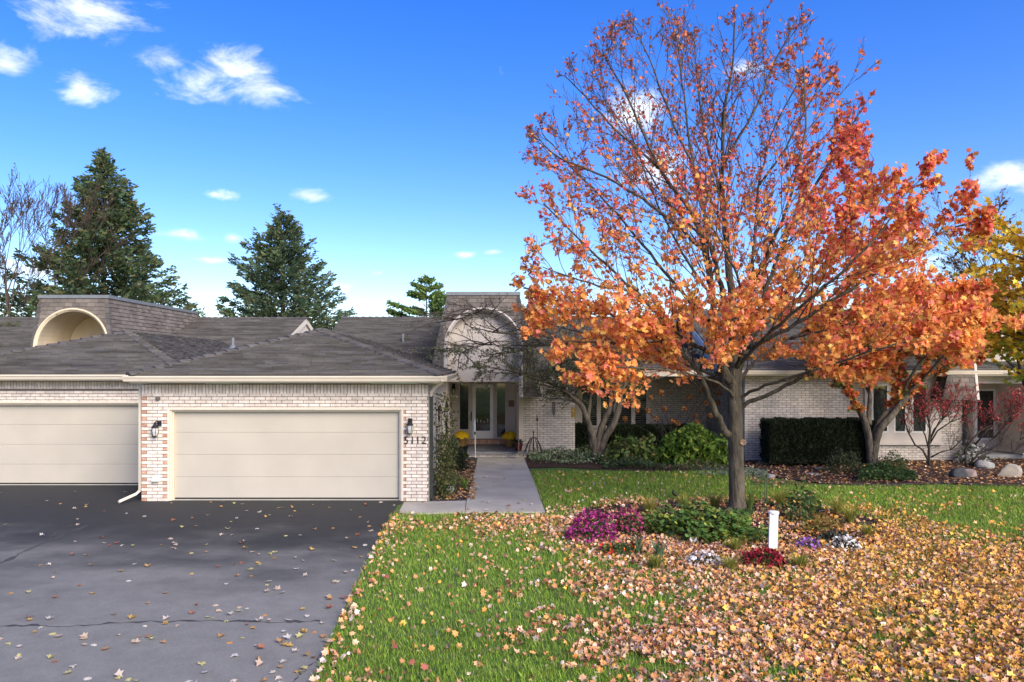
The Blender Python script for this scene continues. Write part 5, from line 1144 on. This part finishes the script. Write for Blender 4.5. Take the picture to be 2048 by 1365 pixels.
# rocks
def rock(px, py, w_, d_, h_, m, label, seed, name='boulder', cat='rock'):
    c = G(px,py); r2 = random.Random(seed); bm = bmesh.new(); bmesh.ops.create_icosphere(bm, subdivisions=3, radius=1)
    ks = [(Vector((r2.gauss(0,1),r2.gauss(0,1),r2.gauss(0,1))).normalized(), r2.uniform(.55,.85)) for _ in range(10)]
    for v in bm.verts:
        p = v.co.copy()
        for n_, dd in ks:
            e = p.dot(n_)-dd
            if e > 0: p -= n_*e*.85
        v.co = (p.x*w_/2, p.y*d_/2, p.z*h_*.75)
    me = bpy.data.meshes.new(name); bm.to_mesh(me); bm.free(); o = link(name, me, m); o.location = (c.x, c.y+d_/2, h_*.2); return tag(o, label, cat)
rs1 = M('tan_rock', (.36,.31,.24), (.25,.22,.18), 5, .9, .6, 25); rs2 = M('pink_granite', (.34,.25,.21), (.24,.2,.18), 8, .9, .5, 30); rs3 = M('dark_basalt', (.035,.04,.045), (.06,.065,.07), 8, .8, .5, 30); rs4 = M('grey_rock', (.20,.20,.19), (.29,.28,.26), 6, .9, .5, 25)
rock(1926, 958, .5, .4, .34, rs3, 'dark blue grey rock beside the pink one in the mulch', 3); rock(1949, 956, .42, .35, .3, rs2, 'pinkish granite rock touching the dark one', 5); rock(1980, 940, .62, .45, .34, rs4, 'grey rounded boulder behind the pink rock', 8); rock(2032, 957, .75, .5, .42, rs1, 'tan boulder at the right edge of the mulch bed', 11)
rock(1630, 952, .42, .3, .08, rs4, 'flat grey stepping stone in the mulch', 14, 'stepping_stone', 'stone'); rock(1645, 941, .35, .25, .08, rs4, 'smaller flat stepping stone behind the other', 15, 'stepping_stone', 'stone'); rock(1545, 957, .3, .22, .12, rs4, 'small pale stone at the lawn edge right of the trunk', 17, 'stone', 'stone')
q = MB(); q.tube([G(1515,930)+Vector((0,0,.07)), G(1570,931)+Vector((0,0,.07)), G(1640,928)+Vector((0,0,.07))], .07, 8); tag(q.build('landscape_timber', m_bark2), 'weathered timber lying before the long yew hedge', 'timber')

# ------------------------------------------------------------ fallen leaves and grass
_grid = nr.random((64,64))
def noise2(x, y):        # value noise, three octaves
    tot = 0; amp = .5; out_ = np.zeros(np.shape(x))
    for o in range(3):
        fx, fy = np.floor(x).astype(int), np.floor(y).astype(int); tx, ty = x-fx, y-fy; tx = tx*tx*(3-2*tx); ty = ty*ty*(3-2*ty)
        g = lambda i, j: _grid[(fx+i) % 64, (fy+j) % 64]
        out_ = out_ + amp*((g(0,0)*(1-tx)+g(1,0)*tx)*(1-ty) + (g(0,1)*(1-tx)+g(1,1)*tx)*ty); tot += amp; amp *= .55; x = x*2.1+17.3; y = y*2.1+5.7
    return out_/tot
def on_lawn(x, y):
    px = VX + x*F/y; py = VY + CH*F/y
    ex = np.interp(py, [1010,1055,1120,1215,1300,1365,1500], [797,770,735,690,650,625,560])
    wl = np.interp(py, [914,1003,1031], [950,932,795]); wr = np.interp(py, [914,1025], [1047,1091])
    walk = (py > 914) & (py < 1030) & (px < wr+1)
    return (px > ex) & ~walk & (y < 24.7) & ~((py < 946) & (px > 1050) & (px < 1500)) & ~((py < 975) & (px >= 1500))
def carpet(n, dens):
    X = []; 
    while sum(len(a) for a in X) < n:
        y = 7.2 + nr.random(60000)**1.15*17.5; x = nr.uniform(-4,14,60000); px = VX + x*F/y
        ok = (px < 2120) & (nr.random(60000) < dens(x,y)) & on_lawn(x,y); X.append(np.stack([x[ok],y[ok]],1))
    return np.concatenate(X)[:n]
def ldens(x, y):
    px = VX + x*F/y; py = VY + CH*F/y; nz_ = noise2(x*.9,y*.9)*.45 + noise2(x*2.6+3,y*2.4)*.55
    core_ = np.clip((px-960-(1365-py)*.22)/680,0,1)*np.clip((py-1040)/90,0,1)
    ring = np.clip(1.22-np.hypot((x-FBC[0])/4.2,(y-FBC[1]+.9)/3.6),0,1)*1.3
    d = np.maximum(core_, np.clip(ring,0,1)); d = np.clip(d*.98 + (nz_-.52)*2.3, 0, 1)**1.2*np.clip(d*3,0,1)
    edge = np.clip(1-np.abs(py-1045)/28,0,1)*(px < 1100)*.34*(nz_ > .45)
    drv = np.clip(1-(px-np.interp(py,[1010,1365],[797,625]))/70,0,1)*.35
    inb = np.hypot((x-FBC[0])/3.0,(y-FBC[1]-.3)/2.3) < 1
    return np.clip(d + edge + drv*.32 + .02 + .08*(nz_ > .62), 0, 1)*np.where(inb, .35, 1)
A = carpet(38000, ldens); n = len(A); x, y = A[:,0], A[:,1]; px = VX + x*F/y
pos = np.stack([x, y, nr.uniform(.035,.075,n)], 1)
pale = pick([(.60,.34,.19),(.66,.44,.30),(.54,.25,.11),(.68,.31,.10),(.36,.12,.08),(.66,.50,.42),(.18,.09,.06)], n, .2, [4,3,3,2.5,2,2,1.5])
gold = pick([(.70,.36,.07),(.76,.46,.09),(.60,.28,.06),(.62,.38,.18),(.44,.20,.07),(.58,.48,.13),(.20,.10,.05),(.56,.32,.22)], n, .2, [4,2.5,3,3,2,1,1.5,3])
col = np.where((nr.random(n) < np.clip((px-1350)/500,0.08,.85))[:,None], gold, pale)
lc = scatter('leaf_carpet', MAPLE, pos, rots(n, .45), .032+.066*nr.random(n)**1.5, col, m_dry, None, kind='stuff'); tag(lc, 'carpet of fallen orange and tan maple leaves on the lawn', 'leaves')
# leaves in the beds
B = []
for k in range(4200):
    if rng.random() < .62: a = G(rng.uniform(1490,2060), rng.uniform(912,972))
    elif rng.random() < .5: a = G(rng.uniform(862,952), rng.uniform(925,1003)); 
    else: 
        t2 = rng.random()*6.28; r2 = math.sqrt(rng.random()); a = Vector((FBC[0]+3.2*r2*math.cos(t2), FBC[1]+2.7*r2*math.sin(t2), 0))
    B.append((a.x, a.y, .04+.02*rng.random()))
B = np.array(B); n = len(B); lb = scatter('bed_leaf_litter', MAPLE, B, rots(n,.7), nr.uniform(.05,.10,n), pick([(.42,.20,.07),(.50,.28,.10),(.26,.10,.05),(.55,.36,.22)], n, .2), m_dry, None, kind='stuff'); tag(lb, 'brown and orange leaf litter lying in the planting beds', 'leaves')
# single leaves on the asphalt and the walk
m_dl = leaf_mat('driveway_leaf', [(.52,.40,.30),(.60,.50,.42),(.48,.26,.10),(.55,.34,.10),(.34,.14,.08),(.58,.54,.48),(.50,.45,.20)])
dl = []
for tv, tt in MAPLE:
    me = bpy.data.meshes.new('fallen_leaf'); me.from_pydata([tuple(v) for v in tv], [], [tuple(map(int,f)) for f in tt]); me.materials.append(m_dl); dl.append(me)
cnt = 0
while cnt < 270:
    if cnt < 235: px, py = rng.uniform(-20,800), 985 + 390*rng.random()**1.15; lab, grp, z = 'small dry maple leaf lying on the asphalt driveway', 'fallen leaves on the driveway', .02
    else: px, py = rng.uniform(800,1088), rng.uniform(925,1026); lab, grp, z = 'small dry leaf lying on the concrete walk', 'fallen leaves on the walk', .045
    ex_ = np.interp(py, [1010,1055,1120,1215,1300,1365], [797,770,735,690,650,625])
    if cnt < 235 and (px > ex_-2 or (py < 1006 and px > 275) or rng.random() > .35+.65*px/800): continue
    if cnt >= 235 and not (np.interp(py,[914,1003,1005,1031],[953,932,806,795]) < px < np.interp(py,[914,1025],[1047,1091])): continue
    g = G(px,py); o = bpy.data.objects.new('fallen_leaf', dl[rng.randrange(len(dl))]); C.objects.link(o); Rm = Matrix([list(r) for r in rots(1,.82)[0]]).to_4x4()
    o.matrix_local = Matrix.Translation((g.x,g.y,z)) @ Rm @ Matrix.Scale(rng.uniform(.06,.12),4); tag(o, lab, 'leaf', grp); cnt += 1
# grass
NG = 120000
y = 7.2 + nr.random(NG*4)**1.5*17.0; x = nr.uniform(-4,14,NG*4); px = VX + x*F/y; ok = (px < 2090) & on_lawn(x,y) & (np.hypot((x-FBC[0])/3.2,(y-FBC[1])/2.65) > 1); x, y = x[ok][:NG], y[ok][:NG]; n = len(x)
g = nz_ = noise2(x*.8+1,y*.8); gc = pick([(.19,.31,.035),(.24,.36,.045),(.13,.22,.03),(.30,.37,.075),(.33,.29,.12)], n, .22, [4,4,3,2,.6])
gc = gc*(.85+.35*g)[:,None]; an = nr.uniform(0,6.28,n); ca, sa = np.cos(an), np.sin(an); zz = np.zeros(n); tl_ = nr.uniform(-.35,.35,(n,2))
Rg = np.stack([np.stack([ca,sa,zz],1), np.stack([-sa,ca,zz],1), np.stack([tl_[:,0],tl_[:,1],np.ones(n)],1)], axis=2)
gr = scatter('grass', BLADE, np.stack([x,y,np.zeros(n)],1), Rg, nr.uniform(.045,.085,n)*(1+(y-7)*.03), gc, m_grass, None, kind='stuff'); tag(gr, 'short green lawn grass', 'grass')
